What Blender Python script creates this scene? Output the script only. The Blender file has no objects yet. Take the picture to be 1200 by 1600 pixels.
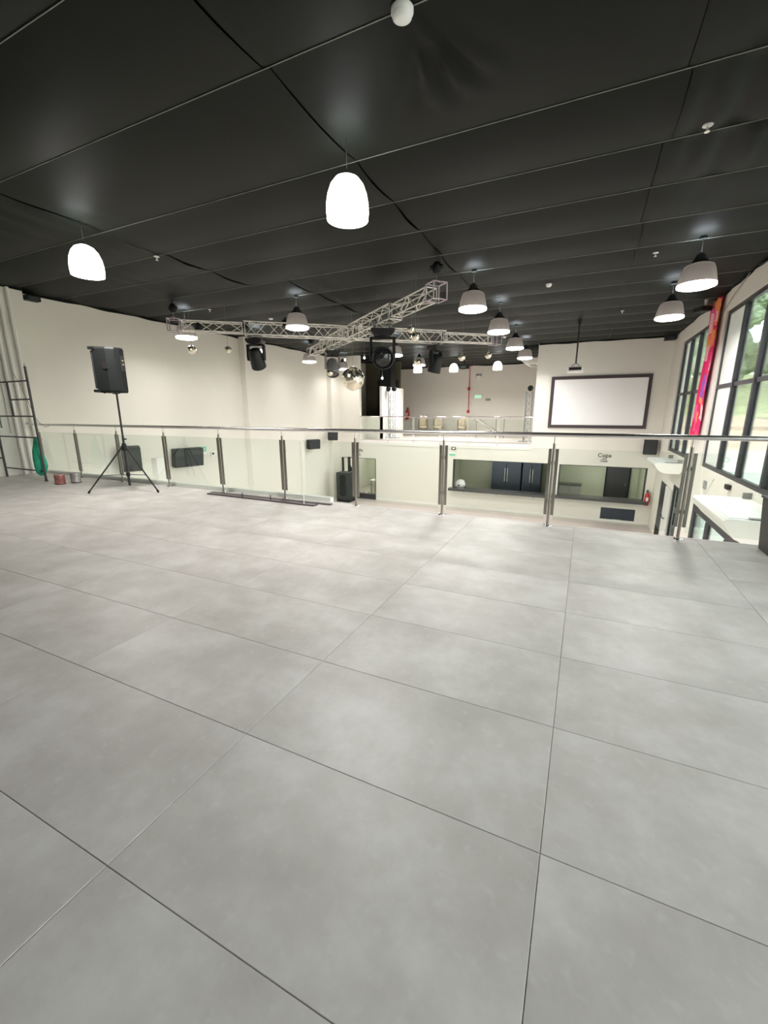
import bpy, bmesh, math, random
from mathutils import Vector, Matrix, noise
random.seed(7)
SC = bpy.context.scene
COL = SC.collection
PI = math.pi
R = math.radians

# ---------------------------------------------------------------- camera
CH = 1.3535
F, PIT, ROL, YAW = 657.84, 0.234884, -0.0018957, -0.4382304
cd = bpy.data.cameras.new('camera'); cam = bpy.data.objects.new('camera', cd); COL.objects.link(cam)
cd.sensor_fit = 'HORIZONTAL'; cd.sensor_width = 36; cd.lens = F / 1200 * 36; cd.clip_start = .05; cd.clip_end = 600
_f = Vector((math.sin(YAW) * math.cos(PIT), math.cos(YAW) * math.cos(PIT), -math.sin(PIT)))
_r = Vector((math.cos(YAW), -math.sin(YAW), 0)); _u = _r.cross(_f)
_r, _u = math.cos(ROL) * _r + math.sin(ROL) * _u, -math.sin(ROL) * _r + math.cos(ROL) * _u
cam.matrix_world = Matrix(((_r.x, _u.x, -_f.x, 0), (_r.y, _u.y, -_f.y, 0), (_r.z, _u.z, -_f.z, CH), (0, 0, 0, 1)))
SC.camera = cam

# ---------------------------------------------------------------- world, exposure
w = bpy.data.worlds.new('overcast_sky'); SC.world = w; w.use_nodes = True
nt = w.node_tree; bg = nt.nodes['Background']
tc = nt.nodes.new('ShaderNodeTexCoord'); sp = nt.nodes.new('ShaderNodeSeparateXYZ'); cr = nt.nodes.new('ShaderNodeValToRGB')
nt.links.new(tc.outputs['Generated'], sp.inputs[0]); nt.links.new(sp.outputs['Z'], cr.inputs[0])
cr.color_ramp.elements[0].position = 0; cr.color_ramp.elements[0].color = (.93, .93, .90, 1)
cr.color_ramp.elements[1].position = .8; cr.color_ramp.elements[1].color = (.88, .91, .93, 1)
nt.links.new(cr.outputs[0], bg.inputs[0]); bg.inputs[1].default_value = 5.7
VS = SC.view_settings
VS.view_transform = 'Standard'; VS.look = 'None'; VS.exposure = 0.32; VS.gamma = 1.0; VS.use_curve_mapping = False
SC.cycles.use_denoising = True
SC.cycles.max_bounces = 10; SC.cycles.diffuse_bounces = 5; SC.cycles.transparent_max_bounces = 16
SC.cycles.sample_clamp_indirect = 6
SC.cycles.caustics_reflective = False; SC.cycles.caustics_refractive = False
LAMP_W = 54.0          # watts of one pendant lamp
LAMP_COL = (1.0, .965, .925)

# ---------------------------------------------------------------- materials
def _nodes(name):
    m = bpy.data.materials.new(name); m.use_nodes = True
    n = m.node_tree; return m, n, n.nodes['Principled BSDF']
def mat(name, col, rough=.5, metal=0., var=0., vs=8., bump=0., bs=40., emit=0., coat=0., spec=None, stretch=None):
    m, n, b = _nodes(name)
    b.inputs['Roughness'].default_value = rough; b.inputs['Metallic'].default_value = metal
    b.inputs['Base Color'].default_value = (*col, 1)
    if spec is not None: b.inputs['Specular IOR Level'].default_value = spec
    if coat: b.inputs['Coat Weight'].default_value = coat
    if emit:
        b.inputs['Emission Color'].default_value = (*col, 1); b.inputs['Emission Strength'].default_value = emit
    if var or bump:
        t = n.nodes.new('ShaderNodeTexCoord'); src = t.outputs['Object']
        if stretch:
            mp = n.nodes.new('ShaderNodeMapping'); mp.inputs['Scale'].default_value = stretch
            n.links.new(src, mp.inputs[0]); src = mp.outputs[0]
    if var:
        no = n.nodes.new('ShaderNodeTexNoise'); no.inputs['Scale'].default_value = vs; no.inputs['Detail'].default_value = 5
        r = n.nodes.new('ShaderNodeValToRGB'); n.links.new(src, no.inputs['Vector']); n.links.new(no.outputs[0], r.inputs[0])
        r.color_ramp.elements[0].position = .3; r.color_ramp.elements[1].position = .7
        r.color_ramp.elements[0].color = (*[c * (1 - var) for c in col], 1)
        r.color_ramp.elements[1].color = (*[min(1, c * (1 + var)) for c in col], 1)
        n.links.new(r.outputs[0], b.inputs['Base Color'])
    if bump:
        nb = n.nodes.new('ShaderNodeTexNoise'); nb.inputs['Scale'].default_value = bs; nb.inputs['Detail'].default_value = 4
        bp = n.nodes.new('ShaderNodeBump'); bp.inputs['Strength'].default_value = bump; bp.inputs['Distance'].default_value = .01
        n.links.new(src, nb.inputs['Vector']); n.links.new(nb.outputs[0], bp.inputs['Height']); n.links.new(bp.outputs[0], b.inputs['Normal'])
    return m
def glass(name, tint, gloss=.08, rough=.02):
    m = bpy.data.materials.new(name); m.use_nodes = True; n = m.node_tree
    n.nodes.remove(n.nodes['Principled BSDF']); out = n.nodes['Material Output']
    tr = n.nodes.new('ShaderNodeBsdfTransparent'); tr.inputs[0].default_value = (*tint, 1)
    gl = n.nodes.new('ShaderNodeBsdfGlossy'); gl.inputs['Roughness'].default_value = rough; gl.inputs[0].default_value = (.95, 1, .98, 1)
    fr = n.nodes.new('ShaderNodeFresnel'); fr.inputs[0].default_value = 1.35
    mul = n.nodes.new('ShaderNodeMath'); mul.operation = 'MULTIPLY'; mul.inputs[1].default_value = gloss * 12
    n.links.new(fr.outputs[0], mul.inputs[0])
    mx = n.nodes.new('ShaderNodeMixShader'); n.links.new(mul.outputs[0], mx.inputs[0])
    n.links.new(tr.outputs[0], mx.inputs[1]); n.links.new(gl.outputs[0], mx.inputs[2]); n.links.new(mx.outputs[0], out.inputs[0])
    return m
def tile_mat():
    m, n, b = _nodes('porcelain_tile')
    t = n.nodes.new('ShaderNodeTexCoord'); oi = n.nodes.new('ShaderNodeObjectInfo')
    geo = n.nodes.new('ShaderNodeNewGeometry')
    add = n.nodes.new('ShaderNodeVectorMath'); add.operation = 'ADD'
    sc = n.nodes.new('ShaderNodeVectorMath'); sc.operation = 'SCALE'; sc.inputs['Scale'].default_value = 30
    cx = n.nodes.new('ShaderNodeCombineXYZ')
    n.links.new(oi.outputs['Random'], cx.inputs[0]); n.links.new(oi.outputs['Random'], cx.inputs[1]); n.links.new(cx.outputs[0], sc.inputs[0])
    n.links.new(geo.outputs['Position'], add.inputs[0]); n.links.new(sc.outputs[0], add.inputs[1])
    a = n.nodes.new('ShaderNodeTexNoise'); a.inputs['Scale'].default_value = 2.3; a.inputs['Detail'].default_value = 9; a.inputs['Roughness'].default_value = .62
    n.links.new(add.outputs[0], a.inputs['Vector'])
    r = n.nodes.new('ShaderNodeValToRGB'); n.links.new(a.outputs[0], r.inputs[0])
    e = r.color_ramp.elements
    e[0].position = .34; e[0].color = (.515, .485, .452, 1); e[1].position = .66; e[1].color = (.70, .672, .645, 1)
    e2 = r.color_ramp.elements.new(.5); e2.color = (.595, .563, .530, 1)
    bl = n.nodes.new('ShaderNodeTexNoise'); bl.inputs['Scale'].default_value = 22; bl.inputs['Detail'].default_value = 6; n.links.new(add.outputs[0], bl.inputs['Vector'])
    r2 = n.nodes.new('ShaderNodeValToRGB'); r2.color_ramp.elements[0].position = .58; r2.color_ramp.elements[1].position = .75
    r2.color_ramp.elements[0].color = (0, 0, 0, 1); r2.color_ramp.elements[1].color = (.35, .35, .35, 1); n.links.new(bl.outputs[0], r2.inputs[0])
    mx = n.nodes.new('ShaderNodeMix'); mx.data_type = 'RGBA'; mx.blend_type = 'MIX'
    n.links.new(r2.outputs[0], mx.inputs[0]); n.links.new(r.outputs[0], mx.inputs[6]); mx.inputs[7].default_value = (.74, .715, .69, 1)
    n.links.new(mx.outputs[2], b.inputs['Base Color'])
    rr = n.nodes.new('ShaderNodeMapRange'); rr.inputs[3].default_value = .38; rr.inputs[4].default_value = .50
    n.links.new(a.outputs[0], rr.inputs[0]); n.links.new(rr.outputs[0], b.inputs['Roughness'])
    b.inputs['Specular IOR Level'].default_value = .5
    return m
def fabric_mat():
    m, n, b = _nodes('black_stretched_fabric')
    t = n.nodes.new('ShaderNodeTexCoord')
    no = n.nodes.new('ShaderNodeTexNoise'); no.inputs['Scale'].default_value = .9; no.inputs['Detail'].default_value = 5
    n.links.new(t.outputs['Object'], no.inputs['Vector'])
    r = n.nodes.new('ShaderNodeValToRGB'); n.links.new(no.outputs[0], r.inputs[0])
    r.color_ramp.elements[0].color = (.0035, .005, .004, 1); r.color_ramp.elements[1].color = (.009, .0115, .0095, 1)
    n.links.new(r.outputs[0], b.inputs['Base Color'])
    b.inputs['Roughness'].default_value = .5; b.inputs['Specular IOR Level'].default_value = .11
    b.inputs['Sheen Weight'].default_value = 0; b.inputs['Sheen Roughness'].default_value = .4
    wv = n.nodes.new('ShaderNodeTexNoise'); wv.inputs['Scale'].default_value = 420; bp = n.nodes.new('ShaderNodeBump')
    bp.inputs['Strength'].default_value = .12; bp.inputs['Distance'].default_value = .002
    n.links.new(t.outputs['Object'], wv.inputs['Vector']); n.links.new(wv.outputs[0], bp.inputs['Height']); n.links.new(bp.outputs[0], b.inputs['Normal'])
    return m
def banner_mat():
    m, n, b = _nodes('printed_pink_cloth')
    t = n.nodes.new('ShaderNodeTexCoord'); v = n.nodes.new('ShaderNodeTexVoronoi'); v.inputs['Scale'].default_value = 4.2
    no = n.nodes.new('ShaderNodeTexNoise'); no.inputs['Scale'].default_value = 3; ad = n.nodes.new('ShaderNodeMixRGB'); ad.inputs[0].default_value = .3
    n.links.new(t.outputs['Object'], no.inputs['Vector']); n.links.new(t.outputs['Object'], ad.inputs[1]); n.links.new(no.outputs['Color'], ad.inputs[2])
    n.links.new(ad.outputs[0], v.inputs['Vector'])
    sx = n.nodes.new('ShaderNodeSeparateColor'); n.links.new(v.outputs['Color'], sx.inputs[0])
    r = n.nodes.new('ShaderNodeValToRGB'); r.color_ramp.interpolation = 'CONSTANT'
    cols = [(0, (.80, .02, .16)), (.3, (.90, .10, .30)), (.5, (.95, .30, .10)), (.66, (.70, .02, .10)), (.8, (.95, .50, .55)), (.92, (.35, .10, .45))]
    while len(r.color_ramp.elements) < len(cols): r.color_ramp.elements.new(.5)
    for e, (p, c) in zip(r.color_ramp.elements, cols): e.position = p; e.color = (*c, 1)
    n.links.new(sx.outputs[0], r.inputs[0]); n.links.new(r.outputs[0], b.inputs['Base Color']); b.inputs['Roughness'].default_value = .8
    return m
def mirror_mat():
    m, n, b = _nodes('mirror_ball_tiles'); b.inputs['Metallic'].default_value = 1; b.inputs['Roughness'].default_value = .16
    b.inputs['Base Color'].default_value = (.93, .88, .74, 1); return m

def whitish_pane_mat():  # whitish, slightly translucent pane used instead of clear glass
    m, n, b = _nodes('whitish_pane'); b.inputs['Base Color'].default_value = (.8, .83, .8, 1); b.inputs['Roughness'].default_value = .3
    tl = n.nodes.new('ShaderNodeBsdfTranslucent'); tl.inputs[0].default_value = (.80, .84, .81, 1); mx = n.nodes.new('ShaderNodeMixShader'); mx.inputs[0].default_value = .16
    n.links.new(b.outputs[0], mx.inputs[1]); n.links.new(tl.outputs[0], mx.inputs[2]); n.links.new(mx.outputs[0], n.nodes['Material Output'].inputs[0]); return m

M = dict(
    tile=tile_mat(), fabric=fabric_mat(), banner=banner_mat(), mirror=mirror_mat(),
    wall=mat('cream_wall_paint', (.80, .775, .71), .7, var=.012, vs=1.5, bump=.06, bs=90),
    white=mat('white_paint', (.84, .83, .79), .55, var=.01, vs=3),
    lowfloor=mat('lower_floor_porcelain', (.56, .50, .46), .35, var=.05, vs=1.2),
    grout=mat('grout', (.33, .28, .23), .9, var=.1),
    steel=mat('brushed_steel', (.36, .34, .30), .36, 1, var=.08, vs=5, stretch=(1, 1, .05)),
    chrome=mat('polished_chrome', (.72, .70, .70), .13, 1, var=.02),
    lensglass=mat('dark_lens_glass', (.02, .022, .025), .12, .3, var=.02, coat=.6),
    railchrome=mat('satin_chrome', (.86, .83, .83), .27, 1, var=.02),
    alu=mat('truss_aluminium', (.90, .88, .83), .42, .45, var=.06, vs=20),
    alup=mat('lilac_tinted_corner_plate', (.62, .52, .60), .4, .5, var=.05),
    black=mat('black_plastic', (.011, .013, .013), .55, var=.15, vs=25, spec=.3),
    grille=mat('black_speaker_grille', (.026, .032, .034), .55, bump=.6, bs=260),
    blackmetal=mat('black_painted_metal', (.028, .026, .027), .35, .2, var=.1),
    darkframe=mat('dark_window_frame', (.055, .052, .060), .4, .3, var=.08),
    granite=mat('dark_granite', (.06, .058, .060), .3, var=.25, vs=60),
    scaffold=mat('grey_scaffold_tube', (.085, .078, .082), .5, .35, var=.25, vs=9),
    plank=mat('dark_purple_steel_bar', (.10, .075, .09), .35, .4, var=.1),
    red=mat('red_paint', (.55, .03, .025), .35, var=.04), green=mat('green_net', (.03, .42, .26), .8, var=.25, vs=14, bump=.8, bs=90),
    canred=mat('rusty_red_tin', (.34, .12, .10), .5, .3, var=.35, vs=16), cansil=mat('scuffed_tin', (.45, .42, .41), .4, .6, var=.25, vs=12),
    screen=mat('white_projection_screen', (.94, .93, .93), .8, var=.004),
    screenframe=mat('dark_screen_frame', (.045, .03, .035), .5, var=.05),
    acwhite=mat('white_ac_plastic', (.84, .84, .81), .4, var=.01), grey=mat('grey_plastic', (.30, .30, .29), .5, var=.04),
    cream=mat('cream_upholstery', (.66, .58, .44), .8, var=.05, bump=.2, bs=70), woodleg=mat('tan_wood', (.42, .32, .19), .5, var=.15, vs=10, stretch=(8, 8, 1)),
    fridge=mat('dark_blue_grey_steel', (.035, .045, .062), .35, .4, var=.1), kitchen=mat('kitchen_wall_tile', (.62, .64, .52), .4, var=.02),
    drape=mat('dark_drape', (.055, .047, .034), .85, var=.25, vs=2, stretch=(3, 3, .4)), brownwall=mat('taupe_backdrop', (.13, .115, .08), .8, var=.2, vs=1.1),
    signgreen=mat('green_sign_plate', (.25, .62, .42), .5, var=.02), ink=mat('dark_lettering', (.03, .03, .035), .6, var=.02),
    winglass=glass('window_glass', (.93, .97, .96), .07), railglass=glass('railing_glass', (.93, .958, .938), .012), darkglass=glass('smoked_door_glass', (.22, .27, .28), .07),
    concrete=mat('pale_concrete_yard', (.62, .60, .56), .8, var=.06, vs=.7), grass=mat('bank_grass', (.50, .52, .25), .9, var=.5, vs=1.1, bump=.5, bs=3),
    earth=mat('pink_earth_bank', (.62, .45, .34), .9, var=.25, vs=.4), leaf=mat('tree_foliage', (.40, .48, .33), .8, var=.75, vs=2.6, bump=1, bs=6), bark=mat('tree_bark', (.16, .12, .09), .9, var=.3, vs=4),
    lampon=mat('lit_lamp_disc', (1, .96, .90), .5, emit=9), lampglow=mat('lit_opal_shade', (1, .975, .95), .5, emit=3.2),
    bin=mat('black_bin_plastic', (.018, .02, .024), .45, var=.1), bulb=mat('small_lit_bulb', (1, .96, .88), .4, emit=2.5),
    exitlit=mat('lit_green_sign', (.50, .90, .66), .5, emit=.4), rope=mat('grey_rope', (.34, .31, .28), .9, var=.2, vs=50),
    cable=mat('dark_cable', (.03, .03, .03), .6, var=.1), wire=mat('pale_ceiling_wire', (.26, .27, .24), .5, .3, var=.2, vs=6), toweralu=mat('tower_steel_grey', (.30, .31, .34), .4, .4, var=.08), whitepane=whitish_pane_mat(), rollblind=mat('white_roller_blind', (.80, .80, .78), .8, var=.02, vs=2),
)
def prism_mat():
    m, n, b = _nodes('ribbed_prismatic_shade')
    b.inputs['Base Color'].default_value = (.10, .093, .085, 1); b.inputs['Roughness'].default_value = .3; b.inputs['Metallic'].default_value = .2
    b.inputs['Transmission Weight'].default_value = 0
    tl = n.nodes.new('ShaderNodeBsdfTranslucent'); tl.inputs[0].default_value = (.55, .50, .47, 1)
    mx = n.nodes.new('ShaderNodeMixShader'); mx.inputs[0].default_value = .06
    n.links.new(b.outputs[0], mx.inputs[1]); n.links.new(tl.outputs[0], mx.inputs[2]); n.links.new(mx.outputs[0], n.nodes['Material Output'].inputs[0])
    return m
M['prism'] = prism_mat()

# ---------------------------------------------------------------- mesh helpers
class MB:
    def __init__(s): s.v = []; s.f = []; s.sm = []
    def add(s, vs, fs, smooth=False):
        o = len(s.v); s.v += [tuple(v) for v in vs]; s.f += [tuple(i + o for i in f) for f in fs]; s.sm += [smooth] * len(fs); return s
    def box(s, x0, x1, y0, y1, z0, z1, Mx=None):
        vs = [Vector((x, y, z)) for z in (z0, z1) for y in (y0, y1) for x in (x0, x1)]
        if Mx: vs = [Mx @ v for v in vs]
        return s.add(vs, [(0, 2, 3, 1), (4, 5, 7, 6), (0, 1, 5, 4), (2, 6, 7, 3), (0, 4, 6, 2), (1, 3, 7, 5)])
    def tube(s, a, b, r, n=10, r2=None, cap=True):
        a = Vector(a); b = Vector(b); d = (b - a); L = d.length
        if L < 1e-6: return s
        q = d.to_track_quat('Z', 'Y').to_matrix(); r2 = r if r2 is None else r2; vs = []
        for k, (c, rr) in enumerate(((a, r), (b, r2))):
            for i in range(n):
                t = 2 * PI * i / n; vs.append(c + q @ Vector((rr * math.cos(t), rr * math.sin(t), 0)))
        s.add(vs, [(i, (i + 1) % n, n + (i + 1) % n, n + i) for i in range(n)], True)
        if cap: s.add(vs, [tuple(range(n))[::-1], tuple(range(n, 2 * n))])
        return s
    def lathe(s, prof, n=24, Mx=None, capb=False, capt=False):
        vs = []
        for r, z in prof:
            for i in range(n):
                t = 2 * PI * i / n; vs.append(Vector((r * math.cos(t), r * math.sin(t), z)))
        if Mx: vs = [Mx @ v for v in vs]
        fs = []
        for k in range(len(prof) - 1):
            for i in range(n): fs.append((k * n + i, k * n + (i + 1) % n, (k + 1) * n + (i + 1) % n, (k + 1) * n + i))
        s.add(vs, fs, True)
        if capb: s.add(vs[:n], [tuple(range(n))[::-1]])
        if capt: s.add(vs[-n:], [tuple(range(n))])
        return s
    def prism(s, pts, y0, y1, Mx=None):        # polygon in XZ extruded along Y
        n = len(pts); vs = [Vector((x, y0, z)) for x, z in pts] + [Vector((x, y1, z)) for x, z in pts]
        if Mx: vs = [Mx @ v for v in vs]
        return s.add(vs, [tuple(range(n)), tuple(range(n, 2 * n))[::-1]] + [(i, n + i, n + (i + 1) % n, (i + 1) % n) for i in range(n)])
    def path(s, pts, r, n=6):
        pts = [Vector(p) for p in pts]; vs = []
        for k, p in enumerate(pts):
            d = (pts[min(k + 1, len(pts) - 1)] - pts[max(k - 1, 0)]); q = d.to_track_quat('Z', 'Y').to_matrix()
            for i in range(n):
                t = 2 * PI * i / n; vs.append(p + q @ Vector((r * math.cos(t), r * math.sin(t), 0)))
        fs = [(k * n + i, k * n + (i + 1) % n, (k + 1) * n + (i + 1) % n, (k + 1) * n + i) for k in range(len(pts) - 1) for i in range(n)]
        return s.add(vs, fs, True)
    def mesh(s, name, m):
        me = bpy.data.meshes.new(name); me.from_pydata(s.v, [], s.f); me.polygons.foreach_set('use_smooth', s.sm)
        bm = bmesh.new(); bm.from_mesh(me); bmesh.ops.recalc_face_normals(bm, faces=bm.faces); bm.to_mesh(me); bm.free()
        if m is not None: me.materials.append(M[m] if isinstance(m, str) else m)
        me.update(); return me
    def build(s, name, m, parent=None, bevel=0, loc=None):
        o = bpy.data.objects.new(name, s.mesh(name, m)); COL.objects.link(o)
        if parent: o.parent = parent
        if loc: o.location = loc
        if bevel:
            b = o.modifiers.new('bevel', 'BEVEL'); b.width = bevel; b.segments = 2; b.limit_method = 'ANGLE'
        return o
def thing(name, label, cat, loc=(0, 0, 0), rz=0, group=None):
    o = bpy.data.objects.new(name, None); COL.objects.link(o); o.empty_display_size = .1
    o.location = loc; o.rotation_euler = (0, 0, rz); o['label'] = label; o['category'] = cat
    if group: o['group'] = group
    return o
def tag(o, label, cat, group=None):
    o['label'] = label; o['category'] = cat
    if group: o['group'] = group
    return o
def struct(o, label=None):
    o['kind'] = 'structure'
    if label: o['label'] = label
    return o
KIDS = {}
def dup(root, loc=None, rz=None, label=None, group=None):
    if root.name not in KIDS: KIDS[root.name] = [(c, [g for g in bpy.data.objects if g.parent == c]) for c in bpy.data.objects if c.parent == root]
    r = root.copy(); COL.objects.link(r)
    if loc is not None: r.location = loc
    if rz is not None: r.rotation_euler = (0, 0, rz)
    if label: r['label'] = label
    if group: r['group'] = group
    for c, gs in KIDS[root.name]:
        d = c.copy(); COL.objects.link(d); d.parent = r
        for g in gs:
            h = g.copy(); COL.objects.link(h); h.parent = d
    return r
def inst(name, me, parent, mw=None):
    o = bpy.data.objects.new(name, me); COL.objects.link(o)
    if parent: o.parent = parent
    if mw is not None: o.matrix_local = mw
    return o
def wall(axis, p0, p1, u0, u1, z0, z1, holes):
    """a wall slab between p0 and p1 on the axis, with rectangular holes (u0,u1,z0,z1) cut out"""
    us = sorted({u0, u1, *[h[0] for h in holes], *[h[1] for h in holes]}); zs = sorted({z0, z1, *[h[2] for h in holes], *[h[3] for h in holes]})
    us = [u for u in us if u0 <= u <= u1]; zs = [z for z in zs if z0 <= z <= z1]
    def solid(i, j):
        if i < 0 or j < 0 or i >= len(us) - 1 or j >= len(zs) - 1: return False
        cu = (us[i] + us[i + 1]) / 2; cz = (zs[j] + zs[j + 1]) / 2
        return not any(h[0] < cu < h[1] and h[2] < cz < h[3] for h in holes)
    mb = MB(); P = (lambda a, u, z: (a, u, z)) if axis == 'x' else (lambda a, u, z: (u, a, z))
    for i in range(len(us) - 1):
        for j in range(len(zs) - 1):
            if not solid(i, j): continue
            a, b, c, d = us[i], us[i + 1], zs[j], zs[j + 1]
            for p in (p0, p1): mb.add([P(p, a, c), P(p, b, c), P(p, b, d), P(p, a, d)], [(0, 1, 2, 3)])
            if not solid(i - 1, j): mb.add([P(p0, a, c), P(p1, a, c), P(p1, a, d), P(p0, a, d)], [(0, 1, 2, 3)])
            if not solid(i + 1, j): mb.add([P(p0, b, c), P(p1, b, c), P(p1, b, d), P(p0, b, d)], [(0, 1, 2, 3)])
            if not solid(i, j - 1): mb.add([P(p0, a, c), P(p1, a, c), P(p1, b, c), P(p0, b, c)], [(0, 1, 2, 3)])
            if not solid(i, j + 1): mb.add([P(p0, a, d), P(p1, a, d), P(p1, b, d), P(p0, b, d)], [(0, 1, 2, 3)])
    return mb

# ---------------------------------------------------------------- room dimensions
XL, XR, YB, YF, YP, ZC, ZL, ZT = -11.5, 2.6, -4.0, 18.75, 25.5, 3.95, -3.0, 4.35
EDGE, RAILY = 5.40, 5.31

# floor of the mezzanine: slab + porcelain tiles
slab = struct(MB().box(XL, XR, YB, EDGE, -.34, -.0035).build('floor', 'grout'))
struct(MB().box(XL, XR, EDGE, EDGE + .012, -.36, -.001).build('floor_edge_trim', 'white', slab))
XJ = [XL] + [-1.198 + 1.2 * k for k in range(-8, 4)] + [XR]
YJ = [.5475 + .6 * k for k in range(-5, 9)] + [EDGE]
cache = {}
for i in range(len(XJ) - 1):
    for j in range(len(YJ) - 1):
        w_, d_ = round(XJ[i + 1] - XJ[i] - .0024, 4), round(YJ[j + 1] - YJ[j] - .0024, 4)
        if w_ < .02: continue
        if (w_, d_) not in cache:
            c = .0012; z = 0
            vs = [(-w_/2, -d_/2, -.0034), (w_/2, -d_/2, -.0034), (w_/2, d_/2, -.0034), (-w_/2, d_/2, -.0034),
                  (-w_/2, -d_/2, -c), (w_/2, -d_/2, -c), (w_/2, d_/2, -c), (-w_/2, d_/2, -c),
                  (-w_/2+c, -d_/2+c, 0), (w_/2-c, -d_/2+c, 0), (w_/2-c, d_/2-c, 0), (-w_/2+c, d_/2-c, 0)]
            fs = [(8, 9, 10, 11)] + [(k, (k+1) % 4, 4+(k+1) % 4, 4+k) for k in range(4)] + [(4+k, 4+(k+1) % 4, 8+(k+1) % 4, 8+k) for k in range(4)]
            cache[(w_, d_)] = MB().add(vs, fs).mesh('tile', 'tile')
        o = inst('tile', cache[(w_, d_)], slab); o.location = ((XJ[i] + XJ[i+1]) / 2, (YJ[j] + YJ[j+1]) / 2, random.uniform(-.0004, .0004))
struct(MB().box(XL, XR, YB, YB + 1.5 + .0, -.0034, -.0006).build('floor_rear_strip', 'tile', slab))
# lower hall floor
struct(MB().box(XL - .4, XR + .2, 0, 23.2, ZL - .2, ZL).build('floor_lower', 'lowfloor'))
# walls
WFAR = (13.76, 17.10, .06, 3.5)
WNEAR = (5.99, 12.39, .06, 3.5)
WREAR = (-.62, 4.5, .06, 3.5)  # unseen opening, length set for the daylight on the near floor
DOORS = [(16.02, 17.24, ZL, -1.0), (14.0, 15.1, ZL, -.80), (8.2, 12.42, ZL, -.86)]
struct(wall('x', XR, XR + .22, YB, YF + .2, ZL - .2, ZT, [WFAR, WNEAR, WREAR] + DOORS).build('wall_right', 'wall'))
struct(wall('x', XL - .2, XL, YB, YP + .2, ZL - .2, ZT, []).build('wall_left', 'wall'))
WL = (2.6, 5.0, 0.9, 3.75)
struct(wall('x', XL, XL + .2, YB, 5.7, -.01, ZT, [WL]).build('wall_left_pier', 'wall'))
struct(wall('y', YB - .2, YB, XL - .2, XR + .2, -.4, ZT, []).build('wall_back', 'wall'))
KW1 = (-5.30, -1.20, -2.13, -.77); KW2 = (-.80, 2.33, -2.10, -.78); KH = (.90, 2.11, ZL + .02, -2.43); KD = (-11.20, -9.23, ZL, -.93)
PO = (-10.10, -1.97, 0.0, ZT)
struct(wall('y', YF, YF + .2, XL, XR, ZL - .2, ZT, [KW1, KW2, KH, KD, PO]).build('wall_front', 'wall'))
struct(wall('y', YP, YP + .2, XL, XR, -.3, ZT, []).build('wall_platform_back', 'wall'))
struct(wall('x', -1.97, -1.80, YF + .2, YP, -.3, ZT, []).build('wall_platform_right', 'wall'))
# raised half wall and partition at the left end of the platform
struct(wall('y', 19.50, 19.62, -10.10, -9.24, 0, 1.12, []).build('wall_platform_low', 'wall'))
struct(MB().box(XL, -10.10, YF + .2, 19.62, -.02, 1.12).build('wall_platform_corner', 'wall'))
struct(wall('x', -9.36, -9.24, 19.5, 22.25, 0, 2.55, []).build('wall_platform_partition', 'wall'))
# platform floor
struct(MB().box(XL, -1.97, YF + .2, YP, -.25, 0).build('floor_platform', 'lowfloor'))
struct(MB().box(-10.10, -1.97, YF - .02, YF + .2, -.25, .0).build('floor_platform_edge', 'white'))
# left wall pilasters
def trim(x0, x1, y0, y1, z0, z1, name='trim_1', m='wall'): return struct(MB().box(x0, x1, y0, y1, z0, z1).build(name, m))
trim(XL, XL + .25, 12.30, 12.75, ZL, ZT, 'trim_1')
trim(XL, XL + .25, 18.05, YF, ZL, ZT, 'trim_2')
trim(XL, XL + .22, 8.36, 8.75, ZL, .02, 'trim_3', 'white')
trim(XL, XL + .12, 15.62, 15.82, ZL, .02, 'trim_4', 'white')
trim(XL, -3.45, EDGE + .012, EDGE + .10, -.36, .055, 'trim_5', 'white')
struct(MB().box(XL, XL + .02, EDGE + .2, YF, ZL, ZL + .12).build('baseboard_left', 'white'))
struct(MB().box(-9.2, 2.6, YF - .02, YF, ZL, ZL + .10).build('baseboard_front', 'white'))

# ---------------------------------------------------------------- ceiling: stretched fabric panels between wires
ceil = struct(MB().box(XL - .2, XR + .2, YB - .2, YP + .2, ZT, ZT + .15).build('ceiling', 'black'))
YS = [YB, -2.9, -1.85, -.8, .25, 1.25, 2.22, 3.22, 4.62, 5.62, 6.6, 7.68, 8.75, 9.85, 10.95, 12.05, 13.15, 14.25, 15.35, 16.45, 17.6, YF, 19.9, 21.0, 22.1, 23.2, 24.3, YP]
def wrinkle(x, y):
    z = 0
    # folds radiating from the smoke detector
    dx, dy = x + 1.30, y - 3.24
    if dy > 0:
        d = math.hypot(dx, dy); a = math.atan2(dx, dy)
        if d < 1.3: z += .05 * math.sin(a * 17 + 1.2) * math.exp(-((a - .05) / .55) ** 2) * math.sin(min(1, d / .9) * PI) ** .7
    # long folds by the window side
    for cx, wd, y0, y1, am in ((.88, .10, 3.8, 7.2, .06), (1.12, .07, 4.0, 6.8, -.045), (.62, .06, 4.4, 6.5, .04)):
        if y0 < y < y1: z += am * math.exp(-((x - cx - .05 * (y - y0)) / wd) ** 2) * math.sin((y - y0) / (y1 - y0) * PI)
    for cx, cy, L in ((-6.9, 4.3, .9), (-5.2, 8.5, 1.2), (-8.6, 6.5, 1.1), (-7.7, 3.4, 1.)):
        e = math.exp(-((x - cx) / .5) ** 2 - ((y - cy) / L) ** 2); z += .035 * e * math.sin((x - cx) * 15 + (y - cy) * 3)
    return z
def sagz(x, y, a, b, k):
    t = (y - a) / (b - a); s = (.035 + .02 * noise.noise(Vector((x * .25, k * 3.1, 0)))) * math.sin(PI * t)
    n = .03 * noise.noise(Vector((x * .35, y * .35, 4))) * math.sin(PI * t) ** .5 if 0 < t < 1 else 0
    edge = 0
    return ZC - s + n + wrinkle(x, y) * (math.sin(PI * t) ** .4 if 0 < t < 1 else 0) - edge
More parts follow.
